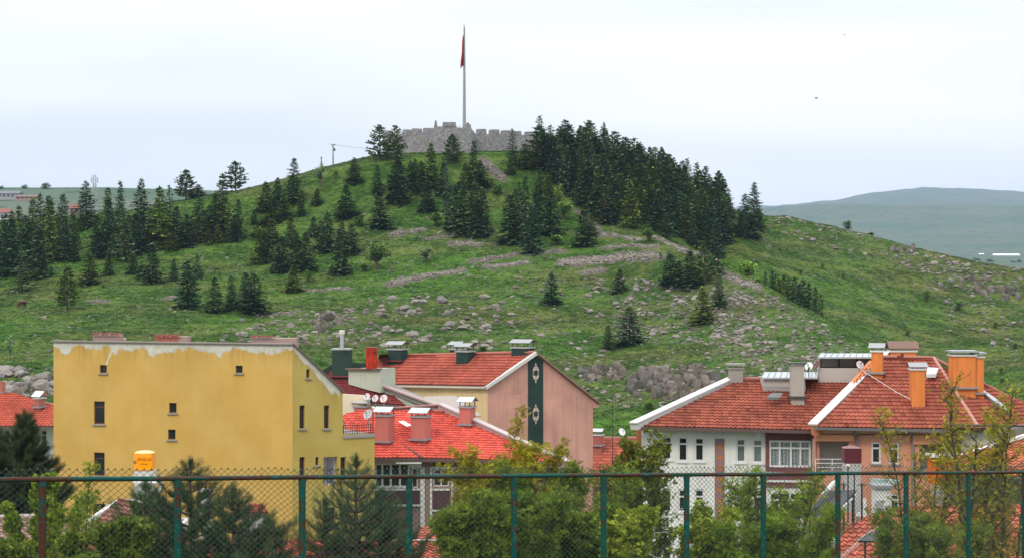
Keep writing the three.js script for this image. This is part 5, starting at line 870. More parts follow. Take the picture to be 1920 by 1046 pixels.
  dormer(1535, 1640, 690, 714, 108.4, .4, 1534, 1642, 662, 669, 108.2, 111.2, 9); part('glazing', [bx((1640 - 1540) / F * 110, 22 / F * 110, .08, P(1590, 0, 110).x, P(0, 679, 110).y, -110)], mat('dusty glazing', [.26, .235, .225], { roughness: .3 }), t); part('glazing_bars', [1540, 1574, 1608, 1639].map(x => bx(.06, 24 / F * 110, .1, P(x, 0, 109.9).x, P(0, 678.5, 109.9).y, -109.9)).concat(bx(3.2, .06, .1, P(1590, 0, 109.9).x, P(0, 688, 109.9).y, -109.9)), dark, t);
  part('flashing', beam(P(1432, 723.5, 106.9), P(1512, 725, 106.8), .1, .14), zincDull, t);
  const h = new Soup(), hq = [[1438, 749, 104.9], [1462, 749, 104.9], [1470, 741, 105.6], [1448, 740.5, 105.6]].map(q => P(...q).add(new V3(0, .14, 0)).toArray()); h.quad(...hq); h.quad(hq[0].map((v, i) => i === 1 ? v - .14 : v), hq[1].map((v, i) => i === 1 ? v - .14 : v), hq[1], hq[0]); part('roof_hatch', h.geo(), mat('grey hatch', [.12, .125, .12]), t);
  dish(1518, 687, 107, 8.5, -.5, 'white satellite dish with dark mark beside the tall grey chimney', mat('dish white'), 20); dish(1531, 683.5, 108.2, 7.5, -.5, 'dark red satellite dish behind the white one on the white house', mat('dish red', [.12, .025, .025], { roughness: .5 }), 18); dish(1613, 684, 106.5, 8, .25, 'pale satellite dish fixed to the white verge of the orange house roof', mat('dish pale'), 16);
  { const a = P(1519, 688, 106.85); part('dish_bracket', bar(a.clone(), P(1514, 697, 106.85), .05), dark, t); }
  part('lamp_bracket', bx(.16, .2, .12, P(1423, 0, 102.2).x, P(0, 812, 102.2).y, -102.2), white, t);
}
// ---------- the orange building ----------
{
  const W = new Wall(1528, 101.5, 1800, 101.1), t = thing('apartment_building', 'salmon and orange house with tall orange chimneys on its red roof', 'building', W.at(4, 2.5)), sal = plaster('salmon render', [.55, .25, .17]), band = plaster('pale salmon band', [.58, .31, .22]), ora = plaster('orange render', [.60, .195, .055], { mott: .2, streak: .25, scale: 6 }), red = [.24, .066, .042], W2 = new Wall(1803, 101, 1990, 99.5), grey = plaster('pale balcony render', [.44, .41, .38]);
  const ev = W.hit(1600, 804)[1], rec = [W.rect(1530, 827, 1592, 884), W.rect(1725, 833, 1768, 882)], ws = [[1635, 829, 1653, 869], [1668, 830, 1687, 870], [1635, 925, 1653, 965], [1668, 926, 1687, 966]];
  part('front_wall', W.extrude([[0, 2], [W.len, 2], [W.len, ev], [0, ev]], [...rec, ...ws.map(r => W.rect(...r))].map(hole), .3), sal, t); shell(t, W, 0, W.len, ev - .2, 10, sal);
  for (const r of rec) part('balcony_recess', [W.lbox(r.u0 - .1, r.u1 + .1, r.v0 - .1, r.v1 + .1, -1.6, -1.7), W.lbox(r.u0 - .1, r.u0 - .004, r.v0, r.v1, -.302, -1.6), W.lbox(r.u1 + .004, r.u1 + .1, r.v0, r.v1, -.302, -1.6), W.lbox(r.u0 - .1, r.u1 + .1, r.v0 - .1, r.v0 - .004, -.302, -1.6), W.lbox(r.u0 - .1, r.u1 + .1, r.v1 + .004, r.v1 + .1, -.302, -1.6)], grey, t);
  part('balcony_rail', [.3, .6, .9].map(h => bar(W.at(rec[0].u0, rec[0].v0 + h * .75, .05), W.at(rec[0].u1, rec[0].v0 + h * .75, .05), .022)).concat([0, .5, 1].map(f => bar(W.at(lerp(rec[0].u0, rec[0].u1, f), rec[0].v0, .05), W.at(lerp(rec[0].u0, rec[0].u1, f), rec[0].v0 + .68, .05), .025))), white, t);
  ws.forEach(r => win(t, W, ...r, { frame: white, trans: [.28], bars: .09, sill: mat('grey sill', [.22, .21, .21]), deep: .06 }));
  part('band_course', W.box(W.rect(1526, 802, 1798, 812.5), .35, .004), band, t); part('lintel_block', W.box(W.rect(1529, 813, 1601, 826.5), .22, .004), plaster('orange lintel', [.60, .27, .15]), t); part('lintel_block', W.box(W.rect(1712, 813, 1776, 832.5), .2, .004), plaster('orange lintel'), t); part('band_line', W.box(W.rect(1528, 812.8, 1798, 814.5), .3, .003), mat('dark band line', [.16, .07, .05]), t);
  for (const x of [1600, 1704]) part('downpipe', [W.box(W.rect(x, 802, x + 3.5, 816), .48, .37), W.box(W.rect(x + 6, 816, x + 10, 1040), .16, .05)], mat('grey pipe', [.18, .17, .17]), t);
  const top = [1756, 673, 108], eC = [1838, 804.5, 100.4];
  tiles(t, [[1533, 801, 100.6], eC, top, [1642, 669, 108]], red, { seed: 71, vary: .4, w: .25, c: .42 });
  tiles(t, [eC, [1990, 797, 103], [1990, 795, 104], top], red.map(v => v * 1.0), { seed: 72, vary: .4, w: .25, c: .42 });
  ridge(t, eC, [1752, 671, 108], [.40, .2, .15], .12); ridge(t, [1642, 668, 108], [1752, 671, 108], [.34, .13, .1], .11); ridge(t, [1757, 673.5, 107.9], [1995, 796, 103.8], [.32, .12, .09], .1);
  part('gutter', beam(P(1527, 801, 100.5), P(1800, 807, 100.3), .16, .13), mat('grey gutter', [.11, .10, .10]), t);
  part('verge_wall', beam(P(1527, 800.5, 100.7), P(1637, 676, 107.6), .42, .5), plaster('orange verge', [.55, .2, .1]), t); part('verge_cap', beam(P(1524, 794, 100.6), P(1663, 658, 109), .5, .09), mat('verge cap bright', [.66, .66, .62]), t); part('verge_flashing', beam(P(1537, 801, 100.7), P(1646, 672, 107.8), .36, .06), lead, t);
  chimney(t, 1636, 1662, 660, 700, 105.6, ora, { dep: .95, yaw: -.28, sheet: zincDull, legs: .16, rise: .5 }); chimney(t, 1672, 1719, 660, 673, 108.4, ora, { dep: .9, sheet: mat('rusty sheet', [.16, .09, .07]), legs: .12, rise: .9 });
  chimney(t, 1711, 1737, 694, 772, 102.6, ora, { dep: .85, yaw: -.05, sheet: zincDull, legs: .1, rise: .5 }); chimney(t, 1789, 1831, 668, 728, 104.3, ora, { dep: 1.2, cap: 'slab', sheet: mat('sheet slab', [.3, .32, .34], { metalness: .4, roughness: .4 }), collar: whiteTrim }); chimney(t, 1832, 1846, 671, 738, 104.4, ora, { dep: 1.2, cap: 'slab', sheet: mat('sheet slab'), collar: whiteTrim });
  const sky = (pts, m) => { const s = new Soup(), q = pts.map(p => P(...p).add(new V3(0, .16, 0)).toArray()); s.quad(...q); for (let i = 0; i < 4; i++) { const a = q[i], b = q[(i + 1) % 4]; s.quad([a[0], a[1] - .2, a[2]], [b[0], b[1] - .2, b[2]], b, a); } part('skylight', s.geo(), m, t); };
  sky([[1738, 706, 105.2], [1756, 706, 105.2], [1761, 694.5, 106], [1741, 693.5, 106]], mat('bright sheet', [.62, .68, .68], { roughness: .3, metalness: .3 })); sky([[1886, 773, 102.8], [1897, 771, 103], [1846, 736, 105.4], [1840, 737, 105.3]], mat('long skylight', [.3, .32, .34], { roughness: .2, metalness: .4 }));
  part('side_wall', W2.lbox(0, W2.len, 2, W2.hit(1850, 799)[1], 0, -.3), grey, t); part('side_eaves', beam(P(1778, 795.5, 100.3), P(1990, 797, 99.3), .5, .1), dark, t); part('side_post', W2.box(W2.rect(1797, 798, 1803, 900), .2, -.02), mat('dark red post', [.10, .03, .03]), t);
  const bowl = new Soup(); part('roof_debris', [bx(.34, .12, .2, P(1688, 0, 107.2).x, P(0, 671, 107.2).y + .1, -107.0), bx(.16, .16, .16, P(1692, 0, 107.2).x, P(0, 669.5, 107.2).y + .15, -107.1)], mat('dark red bricks', [.13, .03, .025]), t);
  const cb = shade(new THREE.Mesh(tube([P(1613, 692, 106.4), P(1640, 718, 104.6).add(new V3(0, .3, 0)), P(1680, 742, 103.2).add(new V3(0, .25, 0)), P(1708, 748, 102.6)], .018, .018, 4), white)); cb.name = 'aerial_cable'; tag(cb, 'thin white cable slung across the orange house roof from the dish', 'cable'); scene.add(cb);
}
// ---------- low roofs in front ----------
function sheetText(lines, bg, fg, w, h, sizes) { const cv = document.createElement('canvas'); cv.width = w; cv.height = h; const c = cv.getContext('2d'); c.fillStyle = bg; c.fillRect(0, 0, w, h); c.fillStyle = fg; c.textAlign = 'center'; c.textBaseline = 'middle'; lines.forEach(([s, y, px, mw]) => { c.font = `bold ${px}px sans-serif`; c.fillText(s, w / 2, y, mw); }); const t = new THREE.CanvasTexture(cv); t.colorSpace = THREE.SRGBColorSpace; return Object.assign(new THREE.MeshPhysicalMaterial({ specularIntensity: .2, map: t, roughness: .5 }), { name: 'printed sheet' }); }
{
  const d = 72, S = d / F, t = thing('chimney_stack', 'orange boxed chimney top printed with dark lettering in front of the yellow wall', 'chimney', P(267, 960, d)), c = P(267, 0, d), or = mat('orange sheet', [.80, .30, .012], { roughness: .45 });
  const box = (x0, x1, y0, y1, dep, m, name, z = 0) => part(name, bx((x1 - x0) * S, (y1 - y0) * S, dep, P((x0 + x1) / 2, 0, d).x, P(0, (y0 + y1) / 2, d).y, -d - dep / 2 + z), m, t);
  const sh = new THREE.Shape(); const hw = 17.5 * S, hd = .36, r = .1; sh.moveTo(-hw + r, -hd); sh.lineTo(hw - r, -hd); sh.quadraticCurveTo(hw, -hd, hw, -hd + r); sh.lineTo(hw, hd - r); sh.quadraticCurveTo(hw, hd, hw - r, hd); sh.lineTo(-hw + r, hd); sh.quadraticCurveTo(-hw, hd, -hw, hd - r); sh.lineTo(-hw, -hd + r); sh.quadraticCurveTo(-hw, -hd, -hw + r, -hd);
  const g = new THREE.ExtrudeGeometry(sh, { depth: 32 * S, bevelEnabled: false, curveSegments: 6 }); g.rotateX(-Math.PI / 2); g.translate(c.x, P(0, 882, d).y, -d - hd); part('hood', g, or, t);
  const lid = new THREE.SphereGeometry(hw * 1.08, 20, 8, 0, 6.3, 0, Math.PI / 2); lid.scale(1, .24, .95); lid.translate(c.x, P(0, 850.5, d).y, -d - hd); part('lid', lid, mat('pale orange lid', [.80, .50, .20], { roughness: .5 }), t);
  const pl = new THREE.PlaneGeometry(27 * S, 24 * S); pl.translate(P(269.5, 0, d).x, P(0, 868.5, d).y, -d + .004); part('lettering', pl, sheetText([['SEYİTOĞULLARI', 45, 66, 250], ['YOZGAT', 118, 40, 150], ['▬ ▬ ▬ ▬ ▬', 176, 44, 236]], '#f39208', '#4a2a12', 256, 210), t);
  const em = new THREE.TorusGeometry(2.4 * S, .7 * S, 6, 14); em.translate(P(251.8, 0, d).x, P(0, 866.5, d).y, -d + .01); part('emblem', em, mat('emblem brown', [.12, .06, .03]), t);
  box(250, 286, 883, 960, .66, plaster('white stack', [.55, .54, .52]), 'stack', -.03);
}
{
  const d = 78, S = d / F, t = thing('chimney_stack', 'maroon boxed chimney top with white oval mark on a pale stack', 'chimney', P(1600, 960, d)), mr = mat('maroon sheet', [.085, .008, .014], { roughness: .4 });
  const bxp = (x0, x1, y0, y1, dep, m, name, z = 0) => part(name, bx((x1 - x0) * S, (y1 - y0) * S, dep, P((x0 + x1) / 2, 0, d).x, P(0, (y0 + y1) / 2, d).y, -d - dep / 2 + z), m, t);
  bxp(1584, 1616.5, 840.5, 868, .7, mr, 'hood'); const py = new THREE.CylinderGeometry(.12, 16.5 * S * 1.414, 3.5 * S, 4, 1); py.rotateY(Math.PI / 4); py.translate(P(1600.2, 0, d).x, P(0, 838.8, d).y, -d - .35); part('lid', py, mat('dusty maroon lid', [.2, .1, .1]), t);
  bxp(1585.5, 1615.5, 868.2, 960, .62, plaster('pale stack render', [.42, .40, .39]), 'stack', -.04);
  const ov = new THREE.Shape(); ov.absellipse(0, 0, 5.2 * S, 3.6 * S, 0, 6.2832); const og = new THREE.ExtrudeGeometry(ov, { depth: .008, bevelEnabled: false, curveSegments: 10 }); og.translate(P(1610.8, 0, d).x, P(0, 853.5, d).y, -d + .002); const o = part('oval_mark', og, white, t);
  const e = []; for (const y of [-1.6, 0, 1.6]) e.push(bx(4 * S, .7 * S, .004, P(1611.5, 0, d).x, P(0, 853.5 + y, d).y, -d + .0125)); e.push(bx(.8 * S, 3.9 * S, .004, P(1609.3, 0, d).x, P(0, 853.5, d).y, -d + .0127)); part('letter', e, mr, o);
  const gb = new THREE.SphereGeometry(.075, 12, 10), p = P(1591, 873.5, 70), l = thing('globe_finial', 'small cream ball on a thin post before the pale stack', 'post ball', P(1591, 980, 70)); gb.translate(p.x, p.y, p.z); part('ball', gb, mat('cream ball', [.5, .4, .3]), l); part('post', bar(P(1591, 980, 70), p, .03), dark, l);
}
{ // grey tiled house and neighbours at lower left
  const t = thing('village_house', 'low house with faded grey pink tiles at the lower left', 'building', P(20, 1080, 72)); tiles(t, [[-70, 1100, 68], [250, 1100, 68], [140, 992, 76], [75, 969, 77], [-70, 974, 77]], [.25, .16, .13], { seed: 81, vary: .6, w: .26, c: .42, lift: .07 }); ridge(t, [-70, 972, 77], [75, 968, 77], [.3, .25, .22]); part('wall', bx(6, 6, 6, P(80, 0, 74).x, P(0, 1105, 70).y - 3.2, -74), whiteTrim, t);
  const u = thing('village_house', 'low house edged by a long white sloping gutter before the yellow wall', 'building', P(200, 1080, 66));
  tiles(u, [[96, 1060, 62], [390, 1120, 60], [330, 950, 68], [222, 944, 69]], [.16, .07, .055], { seed: 82, w: .26, c: .42, vary: .5 }); tiles(u, [[90, 1070, 61], [220, 1090, 60.5], [200, 1018, 63], [112, 1012, 63]], [.36, .10, .065], { seed: 85, w: .26, c: .42 });
  part('verge', [beam(P(95, 1023, 63.2), P(217, 938, 68.8), .16, .14), beam(P(217, 938, 68.8), P(252, 935, 69), .16, .16)], mat('white verge paint', [.66, .65, .64]), u); part('pipe', [bar(P(262, 905, 70), P(304, 905, 70), .05), bar(P(304, 905, 70), P(290, 938, 70), .05), bar(P(250, 905, 70), P(266, 905, 70), .07)], white, u); part('gable', bx(3.5, 5, 5, P(240, 0, 68).x, P(0, 1000, 68).y - 2.5, -70), plaster('white gable render', [.5, .49, .46]), u);
  const e = thing('chimney_stack', 'grey white chimney with sloping orange tile lid before the yellow wall', 'chimney', P(477, 1040, 66)); part('stack', bx(44 / F * 66, 1.6, .7, P(475, 0, 66).x, P(0, 964, 66).y - .8, -66.35), plaster('white stack'), e);
  tiles(e, [[462, 962, 65.9], [502, 962, 65.9], [490, 944, 66.7], [466, 944, 66.7]], [.36, .09, .055], { seed: 83, w: .16, c: .2 }); const hb = new Soup(); hb.tri(P(452, 963, 65.95).toArray(), P(466, 963, 65.9).toArray(), P(466, 944, 66.3).toArray()); hb.quad(P(452, 963, 65.95).toArray(), P(466, 944, 66.3).toArray(), P(466, 944, 66.75).toArray(), P(452, 963, 66.75).toArray()); part('lid_side', hb.geo(), dark, e);
  const w = thing('chimney_stack', 'small white rendered chimney among the pines before the yellow wall', 'chimney', P(383, 1000, 64)); part('stack', bx(.36, 1.6, .4, P(384, 0, 64).x, P(0, 925, 64).y - .8, -64.2), plaster('white stack'), w); part('cap', bx(.46, .08, .5, P(384, 0, 64).x, P(0, 920, 64).y, -64.2), whiteTrim, w);
  const f = thing('village_house', 'long low red tiled roof with white ridge below the yellow building', 'building', P(620, 1090, 62)); tiles(f, [[330, 1110, 56], [900, 1110, 56], [862, 1015, 62], [375, 1021, 62]], [.38, .11, .075], { seed: 84, vary: .6, w: .25, c: .35, lift: .065 }); part('ridge_band', beam(P(372, 1018, 62.1), P(864, 1011, 62.1), .3, .16), plaster('mortar band', [.5, .46, .43]), f); part('wall', bx(9, 5, 6, P(620, 0, 60).x, P(0, 1110, 57).y - 2.7, -60), whiteTrim, f);
  const g = thing('village_house', 'red roofed porch below the pink building beside the lit green tree', 'building', P(800, 1060, 80)); tiles(g, [[762, 1046, 78], [842, 1046, 78], [830, 990, 82], [790, 988, 82]], [.40, .12, .085], { seed: 86, vary: .5, w: .25, c: .35 }); part('wall', bx(1.7, 4, 2, P(805, 0, 81).x, P(0, 1040, 80).y - 2.2, -81), white, g);
}
{ // roofs at lower right
  const t = thing('village_house', 'nearest red roofed house at the lower right behind the fence', 'building', P(1750, 1090, 62)), red = [.36, .10, .065]; tiles(t, [[1500, 1115, 56], [2000, 1115, 56], [2000, 950, 64], [1690, 956, 64], [1590, 985, 62]], red, { seed: 91, vary: .6, w: .25, c: .42, lift: .065 }); ridge(t, [1690, 955, 64], [2000, 949, 64], [.3, .1, .07]); ridge(t, [1500, 1113, 55.9], [1690, 955, 64], [.34, .16, .12]); part('wall', bx(8, 5, 6, P(1760, 0, 61).x, P(0, 1115, 57).y - 2.7, -61), whiteTrim, t); part('verge', beam(P(1528, 1050, 57.5), P(1570, 1006, 60), .24, .14), whiteTrim, t);
  part('antenna_pole', bar(P(1602, 990, 62), P(1603, 886, 62), .025), dark, t);
  const u = thing('village_house', 'house with rough red roof and white verge at the right photo edge', 'building', P(1850, 960, 82)), W = new Wall(1748, 83, 1990, 81); tiles(u, [[1770, 893, 80], [1990, 893, 79], [1990, 800, 85], [1920, 818, 84.6], [1797, 856, 82.6]], [.34, .11, .06], { seed: 92, vary: .7, w: .27, c: .38, lift: .075 }); part('verge', beam(P(1790, 855, 82.4), P(1990, 793, 85), .22, .14), white, u); part('wall', W.lbox(0, W.len, 2, W.hit(1800, 897)[1], 0, -4), plaster('dirty white wall', [.36, .34, .32]), u); for (const x of [1800, 1862]) win(u, W, x, 925, x + 26, 950, { frame: brown, mull: [.5], deep: -.05 }); part('shade_beam', beam(P(1766, 897, 79.8), P(1990, 897, 78.8), .3, .18), dark, u);
  chimney(u, 1749, 1792, 858, 882, 79.5, plaster('vivid orange block', [.62, .12, .012]), { cap: 'none', dep: .9, collar: white, skirt: null, below: .6 }); dish(1772, 838, 82, 7, .5, 'small pale dish behind the orange block at the lower right', mat('dish pale'), 16); dish(1788, 850, 82.5, 8, -.3, 'white dish on the verge corner beside the orange block', mat('dish white'), 10);
  const v = thing('solar_collector', 'dark sloping roof sheet with pale edge below the salmon house', 'roof sheet', P(1560, 970, 74)); { const s = new Soup(), q = [[1508, 972, 72], [1556, 972, 71.5], [1608, 918, 76], [1548, 920, 76.5]].map(p => P(...p).toArray()); s.quad(...q); s.quad(...q.map(p => [p[0], p[1] - .08, p[2]]).reverse()); part('sheet', s.geo(), mat('black sheet', [.022, .022, .024], { roughness: .55 }), v); const g = []; for (let i = 1; i < 9; i++) g.push(beam(P(...[1508 + i * 4.6, 971 - i * 0, 71.9]).add(new V3(0, .03, 0)), P(1548 + i * 6.2, 919.5, 76.2).add(new V3(0, .03, 0)), .03, .03)); part('ribs', g, mat('black ribs', [.04, .04, .042]), v); part('edge', [beam(P(1545, 925, 76.3), P(1566, 901, 77), .2, .14), beam(P(1557, 972, 71.4), P(1606, 926, 75.6), .06, .08)], whiteTrim, v); part('support', [bar(P(1520, 972, 73), P(1520, 1060, 73), .05), bar(P(1600, 925, 75), P(1600, 1020, 75), .05)], dark, v); }
  const cn = thing('canopy', 'small dark tin canopy on a thin post over the lower right roof', 'canopy', P(1625, 1060, 57)); { const s = new Soup(), a = P(1609, 1014, 57), b = P(1652, 1014, 57), c = P(1650, 997, 58), e = P(1634, 996, 58); s.quad(a.toArray(), b.toArray(), c.toArray(), e.toArray()); s.quad([a.x, a.y - .05, a.z], [e.x, e.y - .05, e.z], [c.x, c.y - .05, c.z], [b.x, b.y - .05, b.z]); part('roof', s.geo(), mat('black sheet'), cn); part('post', bar(P(1623, 1075, 57.3), P(1623, 1010, 57.3), .035), dark, cn); part('fascia', beam(a.clone().add(new V3(0, .02, .02)), e.clone().add(new V3(0, .02, .02)), .03, .07), zincDull, cn); }
  const sg = thing('wall_sign', 'small white board with a red letter B by the salmon house', 'sign', P(1616, 968, 84)); part('board', bx(19 / F * 84, 34 / F * 84, .05, P(1616, 0, 84).x, P(0, 951, 84).y, -84), white, sg); const lt = new THREE.PlaneGeometry(16 / F * 84, 20 / F * 84); lt.translate(P(1616, 0, 84).x, P(0, 947, 84).y, -84 + .03); part('lettering', lt, sheetText([['B', 66, 110, 110]], '#d9d4d0', '#8f2030', 128, 128), sg);
  const ts = thing('shop_awning', 'pale teal awning strip on the salmon house behind the fence', 'awning', P(1660, 903, 99)); part('strip', beam(P(1634, 897, 99.8), P(1686, 900, 99.6), .5, .18), plaster('teal sheet', [.33, .43, .42], { mott: .5, scale: 2 }), ts); part('bracket', [bar(P(1640, 903, 99.8), P(1640, 914, 101), .03), bar(P(1680, 904, 99.8), P(1680, 916, 101), .03)], dark, ts);
  const sh = thing('garden_hut', 'white walled hut with dull roof below the salmon house', 'hut', P(1660, 970, 88)); part('wall', bx(30 / F * 88, 3, 1, P(1658, 0, 88).x, P(0, 915, 88).y - 1.5, -88.5), white, sh); part('roof', bx(38 / F * 88, .14, 1.3, P(1657, 0, 88).x, P(0, 912.5, 88).y, -88.5), zincDull, sh); part('door', bx(.35, 1.2, .04, P(1650, 0, 88).x, P(0, 950, 88).y - .3, -87.97), mat('grey door', [.3, .3, .3]), sh);
  for (const [x, y0, y1, d, n] of [[1617, 905, 966, 76, 'right'], [1583, 905, 945, 77, 'left']]) { const q = thing('clothes_post', `thin dark clothes post, ${n} one of two beside the pale stack`, 'post', P(x, y1 + 60, d)); part('post', bar(P(x, y1 + 60, d), P(x, y0, d), .04), dark, q); part('cross_arm', bar(P(x - 8, y0 + 4, d), P(x + 8, y0 + 4, d), .025), dark, q); }
}
{ // lamp and wires
  const d = 72, t = thing('street_lamp', 'dark street lamp with round head before the white building', 'street lamp', P(1371, 1080, d)), m = dark; part('post', bar(P(1371, 1080, d), P(1371, 946, d), .045, 8), m, t); part('arm', [bar(P(1371, 948, d), P(1366, 938, d), .03), bar(P(1371, 946, d), P(1380, 943, d), .025)], m, t); const hd = new THREE.TorusGeometry(6.5 / F * d, .035, 8, 18); hd.translate(P(1366, 945, d).x, P(0, 945, d).y, -d); part('head', hd, m, t); const gl = new THREE.CylinderGeometry(5.5 / F * d, 5.5 / F * d, .06, 18); gl.rotateX(Math.PI / 2); gl.translate(P(1366, 945, d).x, P(0, 945, d).y, -d); part('lens', gl, mat('lamp lens', [.55, .55, .55], { roughness: .3 }), t);
  const wires = [[[1080, 977, 58], [1320, 944, 75], .012, 'upper'], [[1090, 985, 56], [1255, 997, 60], .012, 'middle'], [[1125, 965, 58], [1220, 1040, 50], .014, 'steep lower'], [[1190, 1010, 55], [1240, 1046, 50], .012, 'short lowest']];
  for (const [a, b, r, n] of wires) { const p = P(...a), q = P(...b), pts = []; for (let i = 0; i <= 10; i++) { const s = i / 10; pts.push(p.clone().lerp(q, s).add(new V3(0, -.5 * s * (1 - s), 0))); } const w = shade(new THREE.Mesh(tube(pts, r, r, 4), mat('grey cable', [.35, .35, .36]))); w.name = numbered('overhead_cable'); tag(w, `${n} pale overhead cable crossing the trees behind the fence`, 'cable'); scene.add(w); }
}
// ---------- trees and bushes between the fence and the houses ----------
function pinnate(n, len, wid, w2 = .5) { const s = new Soup(); for (let i = 0; i < n; i++) { const f = (i + 1) / n * len, k = (i % 2 ? 1 : -1), l = wid * (1 - .25 * i / n), last = i === n - 1; const dx = last ? 0 : k * .86, dy = last ? 1 : .5, ax = dx * l, ay = dy * l, px = -dy * l * .2 * w2 * 2, py = dx * l * .2 * w2 * 2, z = .12 * l * ((i % 3) - 1); s.tri([0, f, 0], [ax * .5 + px, f + ay * .5 + py, z], [ax, f + ay, z * .5]); s.tri([0, f, 0], [ax, f + ay, z * .5], [ax * .5 - px, f + ay * .5 - py, -z]); } return s.geo(); }
const needleGeo = (() => { const s = new Soup(), R = mulberry(8); for (let i = 0; i < 26; i++) { const f = i / 26, a = i * 2.4, sp = .55 + .35 * R(), c = Math.cos(a) * sp, n = Math.sin(a) * sp, y = f * .9, l = .62 * (.7 + .4 * R()); s.tri([0, y, 0], [c * l + .012, y + l * .8, n * l + .02], [c * l * .5 + n * .05, y + l * .35, n * l * .5 - c * .05]); } return s.geo(); })();
const leafA = pinnate(11, .85, .42), leafB = pinnate(7, .7, .5), leafC = pinnate(5, .45, .62, .9);
const plainLeaf = Object.assign(new THREE.MeshPhysicalMaterial({ specularIntensity: .25, roughness: .7, transmission: .42, thickness: 0, color: 0xffffff }), { name: 'green leaves' }), plainNeedle = Object.assign(new THREE.MeshPhysicalMaterial({ specularIntensity: .2, roughness: .85 }), { name: 'long needles' });
function leaves(parent, name, geo, m, list, base, col, vary, R, size) {
  const im = shade(new THREE.InstancedMesh(geo, m, list.length)), M = new THREE.Matrix4(), q = new THREE.Quaternion(), q2 = new THREE.Quaternion(), Y = new V3(0, 1, 0), c = new THREE.Color();
  list.forEach(([p, dir, tone], i) => { q.setFromUnitVectors(Y, dir); q2.setFromAxisAngle(Y, R() * 6.3); q.multiply(q2); const s = size * (.65 + .6 * R()), k = tone * (1 + vary * (R() - .5) * 2), y = R() * .35; M.compose(new V3(p.x - base.x, p.y - base.y, p.z - base.z), q, new V3(s, s, s)); im.setMatrixAt(i, M); im.setColorAt(i, c.setRGB(col[0] * k * (1 + y * .8), col[1] * k * (1 + y * .2), col[2] * k)); });
  im.name = name; im.userData.kind = 'stuff'; parent.add(im); return im;
}
function nearPine(x, yt, w, d, label, col, seed, n = 1, size = .2) {          // young pine with long needles in whorls
  const R = mulberry(seed), b = land(x, d), top = P(x, yt, d), H = top.y - b.y, r = w / 2 / F * d, t = thing('pine_tree', label, 'tree', b), wood = [tube([b.clone().add(new V3(0, -.3, 0)), b.clone().lerp(top, .5), top], .11, .018, 7)], list = [];
  const whorls = Math.round(H / .36); const dir = new V3();
  for (let i = 1; i <= whorls; i++) {
    const f = i / whorls, y = b.y + H * (.12 + .84 * f), L = r * Math.min(1, .07 + (1 - f) * 1.7) * (.8 + .3 * R()), nb = 5 + Math.floor(R() * 2), a0 = R() * 6.3;
    for (let k = 0; k < nb; k++) {
      const a = a0 + k / nb * 6.283 + (R() - .5) * .4, l = L * (.65 + .5 * R()), rise = lerp(.2, .75, f) + .15 * R(), p0 = new V3(b.x, y, b.z), p1 = new V3(b.x + Math.cos(a) * l * .6, y + l * rise * .35, b.z + Math.sin(a) * l * .6), p2 = new V3(b.x + Math.cos(a) * l, y + l * rise, b.z + Math.sin(a) * l);
      wood.push(tube([p0, p1, p2], .03, .01, 4)); const m = Math.max(3, Math.round(l * 15 * n)), tone = .7 + .6 * R();
      for (let j = 0; j < m; j++) { const s = .22 + .78 * (j + R()) / m, p = s < .6 ? p0.clone().lerp(p1, s / .6) : p1.clone().lerp(p2, (s - .6) / .4); dir.set(Math.cos(a) + (R() - .5) * 1.5, .75 + R() * .9, Math.sin(a) + (R() - .5) * 1.5).normalize(); p.add(new V3((R() - .5) * .18, (R() - .5) * .1, (R() - .5) * .18)); list.push([p, dir.clone(), tone * (.7 + .5 * R())]); }
    }
  }
  for (let j = 0; j < 14; j++) list.push([b.clone().lerp(top, .955 + .04 * j / 14), new V3((R() - .5) * .5, 1, (R() - .5) * .5).normalize(), 1]);
  part('trunk', wood, barkMat, t); leaves(t, 'needles', needleGeo, plainNeedle, list, b, col.map(v => v * 1.45), .25, R, size); return t;
}
